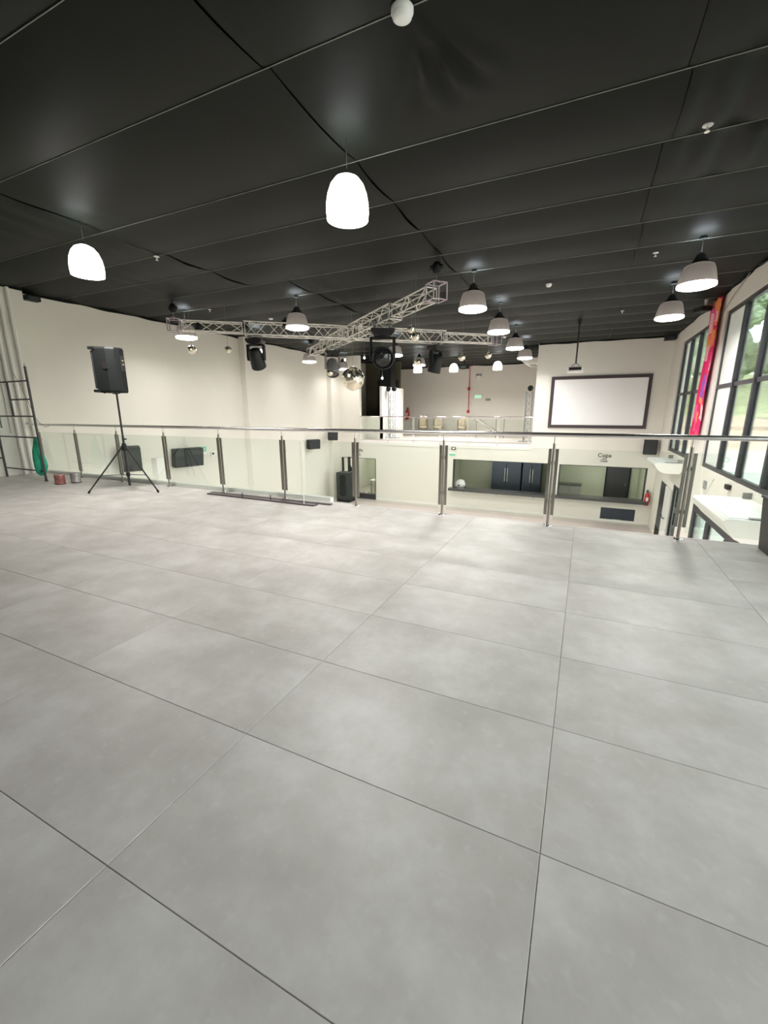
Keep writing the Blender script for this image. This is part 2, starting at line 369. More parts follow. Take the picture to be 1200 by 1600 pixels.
SPL = {0: [-2.5, .47], 1: [-6.8, -2.48, .46], 2: [-5.7, -2.45, .48]}
for k in range(len(YS) - 1):
    a, b = YS[k], YS[k + 1]
    cuts = [XL] + [c + random.uniform(-.04, .04) for c in ((-2.5, .47) if a < 3 else (-6.75, -2.5, .46) if a < 7 else (-5.8, -2.5, .48))] + [XR]
    if a >= YF: cuts = [XL, -5.9, -1.97]
    for q in range(len(cuts) - 1):
        x0, x1 = cuts[q], cuts[q + 1] - (.009 if q < len(cuts) - 2 else 0)
        nx = max(6, int((x1 - x0) / (.05 if 2 < a < 7 and -3 < x1 < 3 and x0 > -3 else .18))); ny = 14 if 2 < a < 7 else 8
        vs = []; fs = []
        lift = random.uniform(.012, .03) if q % 2 else 0
        for j in range(ny + 1):
            y = a + (b - a) * j / ny; t = j / ny
            for i in range(nx + 1):
                x = x0 + (x1 - x0) * i / nx
                z = sagz(x, y, a, b, k)
                if q < len(cuts) - 2 and i >= nx - 1: z -= .010 * math.sin(PI * t) * (i - nx + 2) * (.5 + noise.noise(Vector((k, q, .3))) )
                if q and i == 0: z += .004 * math.sin(PI * t) + .002
                vs.append((x, y, z))
        for j in range(ny):
            for i in range(nx): fs.append((j*(nx+1)+i, j*(nx+1)+i+1, (j+1)*(nx+1)+i+1, (j+1)*(nx+1)+i))
        mb = MB().add(vs, fs, True)
        o = mb.build('fabric_panel', 'fabric', ceil)
# ruffled hem where the fabric meets the walls
def hem(p, q, n, off, axis):
    vs = []; fs = []
    for i in range(n + 1):
        t = i / n; u = p + (q - p) * t
        zz = ZC - .05 - .03 * noise.noise(Vector((u * 1.3, off, 2))) - .02 * abs(math.sin(u * 2.1 + off))
        d = .02 + .012 * math.sin(u * 9)
        for (dd, z) in ((d, ZC + .06), (d, zz)):
            vs.append((off + dd * (1 if off < 0 else -1), u, z) if axis == 'x' else (u, off - dd, z))
    fs = [(2*i, 2*i+1, 2*i+3, 2*i+2) for i in range(n)]
    MB().add(vs, fs, True).build('fabric_hem', 'fabric', ceil)
hem(5.7, YF, 160, XL, 'x'); hem(YB, 5.7, 60, XL + .2, 'x'); hem(YB, YF, 220, XR, 'x'); hem(-1.95, XR, 90, YF, 'y'); hem(XL, -1.97, 120, YP, 'y')
for y in YS[1:-1]:
    x1 = XR if y <= YF - .01 else -1.97
    MB().tube((XL, y, ZC - .004), (x1, y, ZC - .004), .0045, 6).build('seam_wire', 'wire', ceil)

# ---------------------------------------------------------------- windows
def window(name, X0, ys, z0, z1, zm, fr='darkframe', gl='winglass', th=.09, xw=.06, sash=True, white_at=None):
    """window in the plane x = X0 : outer frame, one transom, mullions between the ys"""
    o = struct(bpy.data.objects.new(name, None)); COL.objects.link(o)
    a, b = min(ys), max(ys)
    MB().box(X0, X0 + xw, a, b, z0, z0 + th).build('frame_rail', fr, o); MB().box(X0, X0 + xw, a, b, z1 - th, z1).build('frame_rail', fr, o)
    for y in (a, b - th): MB().box(X0 + .001, X0 + xw - .001, y, y + th, z0 + th, z1 - th).build('frame_stile', fr, o)
    ys = sorted(ys)
    for y in ys[1:-1]: MB().box(X0 - .02, X0 + xw, y - .04, y + .04, z0 + th, z1 - th).build('mullion', fr, o)
    for i in range(len(ys) - 1):
        ya = ys[i] + (th if i == 0 else .04); yb = ys[i + 1] - (th if i == len(ys) - 2 else .04)
        segs = [(z0 + th, zm - .04), (zm + .04, z1 - th)] if zm else [(z0 + th, z1 - th)]
        if zm: MB().box(X0 + .004, X0 + xw - .004, ya, yb, zm - .04, zm + .04).build('transom', fr, o)
        for (c, d) in segs:
            MB().box(X0 + .028, X0 + .034, ya, yb, c, d).build('pane', 'whitepane' if white_at == i else gl, o)
            if sash: MB().box(X0 + .05, X0 + .075, yb - .05, yb, c, d).build('sash_stile', 'grey', o)
    return o
window('window_1', XR + .04, [13.76, 14.86, 15.98, 17.10], .06, 3.5, 1.86)
window('window_2', XR + .04, [5.99, 7.27, 8.55, 9.83, 11.11, 12.39], .06, 3.5, 1.88, white_at=4)
window('window_3_unseen', XR + .04, [-.62, .66, 1.94, 3.22, 4.5], .06, 3.5, 1.88)  # out of view, added to let daylight onto the near floor
window('window_4', XL + .10, [2.6, 3.8, 5.0], .9, 3.75, 2.17, fr='white', th=.12, sash=False)
struct(MB().box(XL + .02, XL + .09, 2.6, 5.0, .9, 3.75).build('window_4_blind', 'rollblind'))
window('window_5', XR + .005, [8.2, 9.6, 11.0, 12.42], ZL, -.86, None, th=.16)
window('window_6', XR + .005, [14.0, 15.1], ZL, -.80, None, gl='darkglass', th=.10)
d = struct(bpy.data.objects.new('door_1', None)); COL.objects.link(d)
MB().box(XR + .005, XR + .045, 16.02, 17.24, ZL, -1.0).build('door_leaf', 'fridge', d, .004)
MB().box(XR - .05, XR - .01, 15.12, 16.0, ZL + .01, -1.0).build('door_leaf_open', 'acwhite', d, .004)
MB().tube((XR - .10, 15.35, -1.95), (XR - .10, 15.95, -1.95), .014).tube((XR - .10, 15.4, -1.95), (XR - .05, 15.4, -1.95), .01).tube((XR - .10, 15.9, -1.95), (XR - .05, 15.9, -1.95), .01).build('door_handle', 'blackmetal', d)
MB().box(XR + .0, XR + .05, 16.02, 17.24, ZL, ZL + .42).build('kick_plate', 'black', d)

# ---------------------------------------------------------------- glass railing of the mezzanine
rail = thing('glass_railing', 'steel and glass guard railing along the edge of the tiled mezzanine', 'railing', (0, RAILY, 0))
PX = [1.025 + 1.325 * 1, 1.025] + [1.025 - 1.325 * k for k in range(1, 10)]
PX = [2.35, 1.025, -.30, -1.63, -2.94, -4.23, -5.55, -6.89, -8.22, -9.56, -10.88]
def rail_post(x, ):
    p = inst('rail_post', MB().tube((0, 0, .012), (0, 0, .985), .0165, 16).mesh('rail_post', 'steel'), rail); p.location = (x, 0, 0)
    MB().lathe([(.052, 0), (.052, .009), (.026, .014)], 24, capb=True, capt=True).build('base_plate', 'chrome', p)
    for s in (-1, 1):
        MB().box(-.0175, .0175, -.006, .006, .135, .925, Matrix.Translation((s * .0385, 0, 0))).build('side_plate', 'steel', p, .002)
    MB().tube((0, 0, .975), (0, 0, 1.065), .0075, 10).tube((0, 0, .965), (0, 0, .99), .014, 12).build('spigot', 'chrome', p)
    for z in (.30, .76):
        MB().box(-.054, .054, .007, .014, z - .02, z + .02).build('glass_clamp', 'steel', p, .002)
    return p
p0 = rail_post(PX[1])
kids0 = [c for c in bpy.data.objects if c.parent == p0]
for x in PX:
    if x == PX[1]: continue
    c = p0.copy(); COL.objects.link(c); c.location = (x, 0, 0)
    for k in kids0:
        g = k.copy(); COL.objects.link(g); g.parent = c
for a, b in zip(PX[:-1], PX[1:]):
    MB().box(b + .05, a - .05, -.005, .005, .075, .925).build('glass_panel', 'railglass', rail, loc=(0, 0, 0))
    MB().box(b + .05, a - .05, -.0052, .0052, .925, .928).build('glass_edge', 'railglass', rail)
MB().tube((-11.02, 0, 1.085), (2.55, 0, 1.085), .0255, 20).build('handrail', 'railchrome', rail)
MB().tube((2.55, 0, 1.085), (2.598, 0, 1.085), .04, 20).build('wall_flange', 'chrome', rail)
MB().path([(-11.02, 0, 1.085), (-11.10, -.01, 1.083), (-11.17, -.02, 1.10), (-11.27, -.02, 1.12)], .0255, 14).build('handrail_end', 'chrome', rail)

# ---------------------------------------------------------------- pendant lamps
def area_light(name, parent, loc, size, power, down=True, col=LAMP_COL, spread=R(158)):
    l = bpy.data.lights.new(name, 'AREA'); l.shape = 'DISK'; l.size = size; l.energy = power; l.color = col; l.spread = spread
    o = bpy.data.objects.new(name, l); COL.objects.link(o); o.parent = parent; o.location = loc
    if not down: o.rotation_euler = (PI, 0, 0)
    return o
def ribbed(prof, n=48, amp=.006):
    mb = MB(); vs = []
    for r, z in prof:
        for i in range(n):
            t = 2 * PI * i / n; rr = r + (amp if i % 2 else -amp) * (r > .08); vs.append((rr * math.cos(t), rr * math.sin(t), z))
    fs = [(k*n+i, k*n+(i+1) % n, (k+1)*n+(i+1) % n, (k+1)*n+i) for k in range(len(prof)-1) for i in range(n)]
    return mb.add(vs, fs, True)
ZB = 3.22
def lamp_ribbed(label):
    t = thing('pendant_lamp', label, 'lamp', (0, 0, ZB), 0, 'pendant lamps under the black fabric ceiling')
    ribbed([(.258, .045), (.250, .09), (.238, .15), (.225, .21), (.208, .27), (.19, .31), (.15, .33), (.10, .335)]).build('lamp_shade', 'prism', t)
    MB().lathe([(.001, -.012), (.12, -.010), (.22, -.004), (.262, .012), (.266, .03), (.262, .05)], 40).build('lamp_diffuser', 'lampon', t)
    MB().lathe([(.125, .32), (.125, .36), (.085, .40), (.06, .46), (.02, .49)], 20, capt=True, capb=True).build('ballast_housing', 'blackmetal', t)
    MB().tube((0, 0, .48), (0, 0, ZC - ZB + .01), .005, 8).build('hanging_cable', 'cable', t)
    MB().lathe([(.05, ZC - ZB - .05), (.05, ZC - ZB - .02)], 14, capb=True, capt=True).build('ceiling_rose', 'black', t)
    area_light('lamp_light', t, (0, 0, -.016), .44, LAMP_W); area_light('lamp_uplight', t, (0, 0, .50), .30, LAMP_W * .06, False, (.85, .93, 1.0))
    return t
def lamp_opal(label):
    t = thing('pendant_lamp', label, 'lamp', (0, 0, ZB), 0, 'pendant lamps under the black fabric ceiling')
    MB().lathe([(.205, 0), (.212, .06), (.210, .14), (.196, .22), (.165, .30), (.12, .355), (.06, .385), (.02, .39)], 40).build('lamp_shade', 'lampglow', t)
    MB().lathe([(.001, -.01), (.12, -.008), (.203, .002)], 32).build('lamp_diffuser', 'lampon', t)
    MB().lathe([(.03, .385), (.03, .41), (.012, .425)], 14, capt=True).build('lamp_cap', 'blackmetal', t)
    MB().tube((0, 0, .42), (0, 0, ZC - ZB + .01), .004, 8).build('hanging_cable', 'cable', t)
    area_light('lamp_light', t, (0, 0, -.02), .38, LAMP_W); area_light('lamp_uplight', t, (0, 0, .45), .34, LAMP_W * .035, False, (.85, .95, .9))
    return t
RB = [(1.36, 8.60, 'largest grey ribbed bell pendant lamp, beside the window wall'),
      (1.38, 11.20, 'grey ribbed bell pendant lamp just behind the largest one near the windows'),
      (-2.17, 8.65, 'grey ribbed bell pendant lamp right of the truss end with the hoist'),
      (-2.16, 11.31, 'grey ribbed pendant lamp touching the far right end of the truss'),
      (-2.22, 14.36, 'small grey pendant lamp, third in the row towards the platform'),
      (-2.26, 17.10, 'small grey pendant lamp above the white air conditioner of the platform'),
      (-6.30, 8.70, 'grey ribbed bell pendant lamp in front of the left truss arm'),
      (-9.75, 8.55, 'grey ribbed pendant lamp hanging below the left end of the truss'),
      (-10.08, 14.60, 'grey pendant lamp left of the far truss end, against the cream wall'),
      (-10.40, 17.75, 'small grey pendant lamp just left of and above the mirror ball'),
      (-9.82, 11.30, 'grey pendant lamp behind the moving head of the left truss arm'),
      (-6.27, 14.31, 'pendant lamp glowing right beside the large black moving head'),
      (-6.64, 17.72, 'far grey pendant lamp over the platform front, above a white one')]
OP = [(-2.36, 4.19, 'brightest white dome pendant lamp, alone at the top centre'),
      (-6.56, 4.17, 'white glowing dome pendant lamp at the left above the speaker'),
      (-7.79, 20.6, 'small white glowing pendant lamp over the platform, leftmost of three'),
      (-6.07, 21.0, 'small white glowing pendant lamp over the platform, middle of three'),
      (-3.96, 20.95, 'small white glowing pendant lamp over the platform beside the air conditioner')]
l0 = lamp_ribbed(RB[0][2]); l0.location = (RB[0][0], RB[0][1], ZB)
def dim(root, k):
    for c in bpy.data.objects:
        if c.parent == root and c.type == 'LIGHT' and c.name.startswith('lamp_light'): c.data = c.data.copy(); c.data.energy *= k
for x, y, lb in RB[1:]:
    q = dup(l0, (x, y, ZB), 0, lb)
    if x < -9: dim(q, .55 if y < 9 else .22)
    if y > 14 or (x > -3 and y > 11): dim(q, 1.25)
l1 = lamp_opal(OP[0][2]); l1.location = (OP[0][0], OP[0][1], ZB)
for x, y, lb in OP[1:]:
    q = dup(l1, (x, y, ZB), 0, lb)
    if y > 14: dim(q, 1.7)
# ---------------------------------------------------------------- truss cross on chain hoists
rig = thing('lighting_truss', 'silver aluminium lighting truss cross hanging over the lower hall', 'truss', (-5.95, 10.6, 3.4))
uni = MB().tube((0, 0, 0), (0, 0, 1), 1, 8, cap=False)
chord_me = uni.mesh('chord', 'alu'); brace_me = MB().tube((0, 0, 0), (0, 0, 1), 1, 6, cap=False).mesh('brace', 'alu')
def bar_m(a, b, r):
    a = Vector(a); b = Vector(b); d = b - a; q = d.to_track_quat('Z', 'Y').to_matrix().to_4x4()
    return Matrix.Translation(a) @ q @ Matrix.Diagonal((r, r, d.length, 1))
def section(a, b, s, bays, rc=.018, rb=.009):
    """square truss section from a to b (rig local), half side s"""
    a = Vector(a); b = Vector(b); d = (b - a).normalized(); L = (b - a).length; sd = Vector((-d.y, d.x, 0)); up = Vector((0, 0, 1))
    sec = bpy.data.objects.new('truss_section', None); COL.objects.link(sec); sec.parent = rig
    cs = [(1, 1), (1, -1), (-1, -1), (-1, 1)]
    P = lambda c, t: a + d * t + sd * c[0] * s + up * c[1] * s
    for c in cs: inst('chord', chord_me, sec, bar_m(P(c, 0), P(c, L), rc))
    for k in range(4):
        c0, c1 = cs[k], cs[(k + 1) % 4]
        for i in range(bays):
            t0, t1 = L * i / bays, L * (i + 1) / bays
            p, q = (c0, c1) if (i + k) % 2 else (c1, c0)
            inst('brace', brace_me, sec, bar_m(P(p, t0), P(q, t1), rb))
        for t in (.02, L - .02): inst('brace', brace_me, sec, bar_m(P(c0, t), P(c1, t), rb * 1.3))
    return sec
C0 = Vector((-5.95, 10.6, 0))
ends = [Vector((-2.61, 7.76, 0)), Vector((-9.10, 13.35, 0)), Vector((-9.31, 7.84, 0)), Vector((-2.65, 13.4, 0))]
for e in ends:
    v = e - C0; L = v.length; u = v / L
    section(u * .16, u * (L - 1.62), .15, 9); section(u * (L - 1.60), u * (L - .16), .115, 4, .016, .010)
    m4 = Matrix.Translation(u * L) @ Matrix.Rotation(math.atan2(u.y, u.x), 4, 'Z')
    cb = MB(); s = .145
    for z in (-s, s - .012):
        cb.box(-s, s, -s, -s + .03, z, z + .012, m4).box(-s, s, s - .03, s, z, z + .012, m4).box(-s, -s + .03, -s + .03, s - .03, z, z + .012, m4).box(s - .03, s, -s + .03, s - .03, z, z + .012, m4)
    for sx in (-1, 1):
        for sy in (-1, 1):
            cb.box(sx * s - (.02 if sx > 0 else 0), sx * s + (.02 if sx < 0 else 0), sy * s - (.02 if sy > 0 else 0), sy * s + (.02 if sy < 0 else 0), -s + .012, s - .012, m4)
    cb.build('corner_box', 'alup', rig)
cc = MB(); s = .165
for z in (-s, s):
    for a, b in (((-s, -s), (s, -s)), ((s, -s), (s, s)), ((s, s), (-s, s)), ((-s, s), (-s, -s))):
        cc.tube((*a, z), (*b, z), .02, 8)
for x in (-s, s):
    for y in (-s, s): cc.tube((x, y, -s), (x, y, s), .02, 8)
cc.build('centre_box', 'alu', rig)
# hoists
def hoist(x, y, label):
    t = thing('chain_hoist', label, 'hoist', (x, y, 3.55), 0, 'chain hoists carrying the truss')
    MB().lathe([(.03, .14), (.06, .15), (.082, .19), (.085, .25), (.07, .30), (.04, .33)], 20, capb=True, capt=True).build('motor_body', 'black', t)
    MB().tube((-.115, 0, .24), (.115, 0, .24), .045, 16).build('gear_case', 'blackmetal', t)
    MB().path([(0, 0, .33), (.025, 0, .36), (0, 0, .39), (-.025, 0, .36), (0, 0, .33)], .009, 8).tube((0, 0, .38), (0, 0, .41), .01).build('hook', 'blackmetal', t)
    ch = MB()
    for i in range(5): ch.tube((0, 0, .03 + i * .025), (0, 0, .05 + i * .025), .012 if i % 2 else .007, 8)
    ch.build('chain', 'steel', t)
    sl = MB()
    for sx in (-1, 1):
        for sy in (-1, 1): sl.path([(0, 0, .06), (sx * .05, sy * .05, .0), (sx * .12, sy * .12, -.015)], .009, 6)
    sl.build('sling', 'rope', t)
    return t
h0 = hoist(-2.61, 7.76, 'black chain hoist above the near right end of the truss')
dup(h0, (-9.31, 7.84, 3.55), 0, 'black chain hoist above the left end of the truss')
dup(h0, (-9.10, 13.35, 3.55), 0, 'black chain hoist above the far left end of the truss')
dup(h0, (-2.65, 13.4, 3.55), 0, 'black chain hoist above the far right end of the truss')
# moving heads
def moving_head(loc, rz, tilt, label, s=1.0, headmat='black'):
    t = thing('moving_head_light', label, 'stage light', loc, rz, 'moving head lights hung under the truss'); t.scale = (s, s, s)
    MB().prism([(-.19, 0), (-.19, -.05), (-.14, -.11), (.14, -.11), (.19, -.05), (.19, 0)], -.15, .15).build('base_box', 'blackmetal', t, .008)
    for sx in (-1, 1):
        MB().tube((sx * .13, 0, .0), (sx * .13, 0, .09), .022, 10).box(sx * .13 - .025, sx * .13 + .025, -.04, .04, .05, .11).build('clamp', 'grey', t)
        MB().prism([(-.05, -.12), (-.065, -.40), (-.04, -.47), (.04, -.47), (.065, -.40), (.05, -.12)], sx * .185 - .022, sx * .185 + .022, Matrix.Rotation(PI / 2, 4, 'Z')).build('yoke_arm', headmat, t, .006)
    MB().lathe([(.05, -.14), (.13, -.125), (.14, -.11)], 20).box(-.20, .20, -.045, .045, -.15, -.118).build('yoke_bridge', 'black', t, .004)
    h = bpy.data.objects.new('head', MB().lathe([(.06, -.20), (.115, -.175), (.135, -.10), (.14, .02), (.15, .12), (.155, .19), (.135, .205), (.13, .19)], 24, capb=True).mesh('head', headmat)); COL.objects.link(h)
    h.parent = t; h.location = (0, 0, -.42); h.rotation_euler = (tilt, 0, 0); h.scale = (1.12, 1.12, 1.12)
    MB().lathe([(.001, .205), (.06, .20), (.11, .185), (.13, .175)], 24).build('lens', 'lensglass', h)
    return t
moving_head((-4.38, 9.28, 3.16), R(28), R(102), 'large black moving head light hung centrally under the near truss arm', 1.42)
moving_head((-7.27, 11.77, 3.16), R(40), R(150), 'grey striped moving head light left of the mirror ball', 1.15, 'grey')
moving_head((-7.87, 9.04, 3.16), R(20), R(215), 'black moving head light under the left truss arm, head tilted down', 1.12)
moving_head((-4.07, 12.2, 3.16), R(70), R(195), 'black moving head light under the right truss arm, head pointing down', 1.12)
for (x, y, z, rz, lb) in ((-8.9, 8.2, 3.42, .7, 'small black clamp box on the left truss arm, nearer its end'), (-8.05, 8.9, 3.5, .7, 'small black clamp box on the left truss arm above its moving head'), (-7.25, 9.5, 3.58, .7, 'tiny black clamp on top of the left truss arm')):
    tag(MB().box(-.06, .06, -.05, .05, -.10, .06).tube((0, 0, .06), (0, 0, .12), .015).build('truss_clamp', 'black', None, .004, (x, y, z)), lb, 'clamp', 'black clamps on the truss')

# mirror balls
def mirror_ball(loc, r, ztop, label, rows=16):
    t = thing('mirror_ball', label, 'mirror ball', loc, 0, 'mirror balls hanging from the truss')
    mb = MB(); n = rows * 2
    for j in range(rows):
        a0, a1 = PI * j / rows - PI / 2, PI * (j + 1) / rows - PI / 2
        nn = max(6, int(n * math.cos((a0 + a1) / 2)))
        for i in range(nn):
            t0, t1 = 2 * PI * (i + .03) / nn, 2 * PI * (i + .97) / nn; b0, b1 = a0 + .02 * PI / rows, a1 - .02 * PI / rows
            P = lambda a, u: (r * math.cos(a) * math.cos(u), r * math.cos(a) * math.sin(u), r * math.sin(a))
            mb.add([P(b0, t0), P(b0, t1), P(b1, t1), P(b1, t0)], [(0, 1, 2, 3)])
    mt = mb.build('mirror_tiles', 'mirror', t); mt['kind'] = 'stuff'
    MB().lathe([(.001, -r * .985)] + [(r * .985 * math.cos(a), r * .985 * math.sin(a)) for a in [PI * k / 12 - PI / 2 for k in range(1, 12)]] + [(.001, r * .985)], 24).build('ball_core', 'mirror', t)
    MB().tube((0, 0, r * .97), (0, 0, r * 1.1), r * .12, 12).build('collar', 'chrome', t)
    MB().tube((0, 0, r), (0, 0, ztop - loc[2]), max(.0035, r * .012), 6).build('cord', 'wire', t)
    return t
mirror_ball((-5.93, 10.65, 2.22), .315, ZC - .01, 'large gold-tinged mirror ball hanging under the truss crossing', 26)
for (x, y, z, r, zt, lb) in ((-9.12, 8.12, 2.86, .105, 3.28, 'small mirror ball under the left end of the truss'), (-8.39, 8.60, 2.88, .085, 3.26, 'small mirror ball between the left truss end and the wall pilaster'),
        (-3.45, 12.73, 2.88, .105, 3.26, 'small mirror ball on a cord near the far right truss end'), (-2.80, 13.27, 2.96, .10, 3.26, 'small mirror ball below the far right truss end, beside the ceiling lamp'),
        (-3.32, 8.36, 2.94, .075, 3.26, 'small mirror ball on a long cord under the near truss arm'), (-3.18, 8.24, 2.77, .085, 3.26, 'small mirror ball seen against the right truss arm'),
        (-4.5, 11.9, 2.72, .10, 3.26, 'small mirror ball left of the right-hand moving head'), (-7.7, 12.15, 2.72, .085, 3.26, 'small mirror ball left of the grey moving head'), (-6.88, 11.0, 2.44, .085, 3.2, 'small mirror ball just in front of the grey moving head')):
    mirror_ball((x, y, z), r, ZC - .01, lb, 9)
def drop(x, y, z, zt, lb):
    t = thing('drop_light', lb, 'light', (x, y, z), 0, 'tiny bulbs on cords around the mirror ball')
    MB().lathe([(.001, -.035), (.022, -.028), (.032, 0), (.022, .028), (.008, .04)], 12).build('bulb', 'bulb', t)
    MB().tube((0, 0, .035), (0, 0, .09), .016, 8).build('socket', 'grey', t); MB().tube((0, 0, .09), (0, 0, zt - z), .003, 5).build('cord', 'wire', t)
drop(-5.75, 11.0, 2.80, ZC - .01, 'tiny bulb on a short cord right of the large mirror ball'); drop(-5.2, 11.0, 2.24, ZC - .01, 'tiny bulb on a long cord in front of the black column')
drop(-6.2, 10.7, 2.74, ZC - .01, 'tiny bulb on a cord just above the large mirror ball')

# ---------------------------------------------------------------- ceiling devices
def detector(x, y, lb, r=.062, z=ZC - .045):
    t = thing('smoke_detector', lb, 'smoke detector', (x, y, z), 0)
    MB().lathe([(r, .03), (r, .008), (r * .9, 0)], 28, capt=True).build('detector_base', 'acwhite', t)
    MB().lathe([(r * .9, 0), (r * .86, -.016), (r * .55, -.032), (.001, -.036)], 28).build('detector_head', 'acwhite', t)
    MB().lathe([(r * .74, -.0205), (r * .62, -.028)], 28).build('vent_ring', 'grey', t)
detector(-1.36, 3.20, 'large round white smoke detector at the top of the photo', .075)
detector(-.97, 10.2, 'small white smoke detector in the middle of the ceiling', .06)
detector(-8.33, 10.27, 'small white smoke detector above the left truss arm', .07)
detector(-2.9, 16.3, 'tiny white smoke detector beside the third pendant lamp', .06)
def sprinkler(x, y, lb):
    t = thing('sprinkler', lb, 'sprinkler', (x, y, ZC - .05), 0)
    MB().lathe([(.04, .03), (.045, .02), (.02, .012)], 16, capt=True, capb=True).build('escutcheon', 'acwhite', t)
    MB().tube((0, 0, .015), (0, 0, -.03), .009, 8).lathe([(.022, -.032), (.024, -.028)], 12, capb=True, capt=True).build('sprinkler_head', 'alu', t)
sprinkler(.76, 5.46, 'white ceiling sprinkler at the right, nearest the viewer'); sprinkler(.79, 9.05, 'small white ceiling sprinkler left of the window-side lamp'); sprinkler(.6, 13.6, 'tiny ceiling sprinkler between projector pole and window-side lamps')
sprinkler(-6.9, 5.6, 'tiny pale ceiling sprinkler right of the left dome lamp'); sprinkler(-9.1, 8.8, 'tiny pale ceiling sprinkler right of the left hoist')

# ---------------------------------------------------------------- projector and projection screen
t = thing('projector', 'white projector hung from a long black ceiling pole', 'projector', (-.42, 14.14, 2.45))
MB().box(-.22, .22, -.16, .16, 0, .16).build('projector_body', 'acwhite', t, .015)
MB().box(-.165, .165, -.172, -.158, .055, .135).build('intake_grille', 'black', t)
MB().tube((0, 0, .24), (0, 0, ZC - 2.47), .022, 12).build('ceiling_pole', 'blackmetal', t)
MB().lathe([(.06, ZC - 2.47 - .02), (.06, ZC - 2.45 - .12), (.03, ZC - 2.45 - .2)], 14, capb=True).build('ceiling_plate', 'black', t)
mb = MB()
for sx in (-.12, .12): mb.path([(sx, -.08, .16), (sx * .5, -.04, .22), (0, 0, .27)], .01); mb.path([(sx, .08, .16), (sx * .5, .04, .22), (0, 0, .27)], .01)
mb.build('bracket_arms', 'grey', t)
t = thing('projection_screen', 'white projection screen in a dark frame on the front wall', 'screen', (.345, YF - .005, .69))
MB().box(-1.62, 1.62, -.03, -.012, .10, 1.88).build('screen_surface', 'screen', t)
W2, H2, B = 1.725, 1.98, .12
for (a, b, c, e) in ((-W2, W2, 0, B), (-W2, W2, H2 - B, H2), (-W2, -W2 + B, B, H2 - B), (W2 - B, W2, B, H2 - B)):
    MB().box(a, b, -.05, 0, c, e).build('frame_bar', 'screenframe', t)

# ---------------------------------------------------------------- speaker on tripod stand
t = thing('speaker_stand', 'black tripod speaker stand on the tiled floor', 'stand', (-7.12, 4.705, 0))
MB().tube((0, 0, .10), (0, 0, .95), .019, 14).build('lower_tube', 'blackmetal', t); MB().tube((0, 0, .9), (0, 0, 1.655), .0155, 14).build('pole', 'blackmetal', t)
MB().lathe([(.03, .70), (.04, .72), (.04, .79), (.028, .83)], 14, capb=True, capt=True).build('hub', 'black', t)
MB().lathe([(.026, .26), (.032, .27), (.032, .32), (.026, .33)], 14, capb=True, capt=True).build('slide_collar', 'black', t)
MB().tube((.02, 0, .9), (.08, 0, .9), .012, 10).build('knob', 'black', t)
for fx, fy in ((-.38, -.485), (.61, .085), (-.51, .345)):
    v = Vector((fx, fy, 0)); lg = MB().tube((v.x * .05, v.y * .05, .77), (v.x * .985, v.y * .985, .03), .0125, 10).build('leg', 'blackmetal', t)
    MB().tube((v.x * .96, v.y * .96, .048), (v.x, v.y, .012), .018, 10).build('rubber_foot', 'black', lg)
    m_ = v * .62; MB().tube((0, 0, .29), (m_.x, m_.y, .30), .006, 8).build('brace', 'blackmetal', t)
fn = math.atan2(-.43, -.90)
t = thing('loudspeaker', 'black plastic loudspeaker standing on the tripod stand', 'speaker', (-7.12, 4.705, 1.66), fn - R(0))
pts = [(.17, -.20), (.19, -.14), (.19, .14), (.17, .20), (-.02, .185), (-.13, .13), (-.17, .06), (-.17, -.06), (-.13, -.13), (-.02, -.185)]
mb = MB(); n = len(pts); vs = []
for z, k in ((0, .93), (.03, 1), (.67, 1), (.70, .93)): vs += [(x * k, y * k, z) for x, y in pts]
mb.add(vs, [tuple(range(n))[::-1], tuple(range(3 * n, 4 * n))] + [(r * n + i, r * n + (i + 1) % n, (r + 1) * n + (i + 1) % n, (r + 1) * n + i) for r in range(3) for i in range(n)])
mb.build('cabinet', 'black', t)
MB().box(.185, .215, -.185, .185, .06, .64).build('front_grille', 'grille', t, .006)
for z in (.0, .655): MB().box(.13, .235, -.215, .215, z, z + .045).build('baffle_lip', 'black', t, .008)
MB().box(-.178, -.168, -.05, .05, .34, .58).build('control_panel', 'grille', t, .003)
for z in (.5, .44): MB().tube((-.182, .02, z), (-.195, .02, z), .012, 10).build('control_knob', 'woodleg', t)
for x, y in ((.12, .12), (.12, -.12), (-.09, .07)): MB().tube((x, y, 0), (x, y, -.015), .016, 10).build('rubber_foot', 'black', t)
MB().lathe([(.03, -.02), (.03, .02)], 14, capb=True).build('pole_cup', 'blackmetal', t)
MB().box(-.03, .05, .188, .20, .36, .46).build('handle_recess', 'blackmetal', t, .004)

# ---------------------------------------------------------------- scaffold, net bag, rope, paint cans, bars on the floor
t = thing('scaffold_frame', 'grey tubular scaffold frame standing at the left wall', 'scaffold', (-9.68, 4.7, 0))
MB().tube((0, 0, .03), (0, 0, 2.19), .021, 12).build('upright', 'scaffold', t)
MB().tube((-1.46, 0, .0), (-1.46, 0, 1.02), .021, 12).build('upright', 'scaffold', t)
MB().tube((-.73, 0, 1.27), (-.73, 0, 1.93), .018, 12).build('short_upright', 'scaffold', t)
for z, x in ((1.93, -1.5), (1.27, -1.5), (.86, -1.46), (.20, -1.46)): MB().tube((0, 0, z), (x, 0, z), .0145, 10).build('rung', 'scaffold', t)
MB().tube((0, 0, 1.59), (-.73, 0, 1.59), .0145, 10).build('rung', 'scaffold', t)
for z in (.40, .64): MB().tube((-1.46, 0, z), (-1.60, 0, z), .0145, 10).build('stub_rung', 'scaffold', t)
for x in (0, -1.46): MB().lathe([(.034, 0), (.034, .008), (.024, .01), (.024, .05)], 14, capb=True).build('foot', 'scaffold', t)
MB().tube((0, 0, 2.19), (0, 0, 2.24), .012, 8).build('spigot', 'cansil', t)
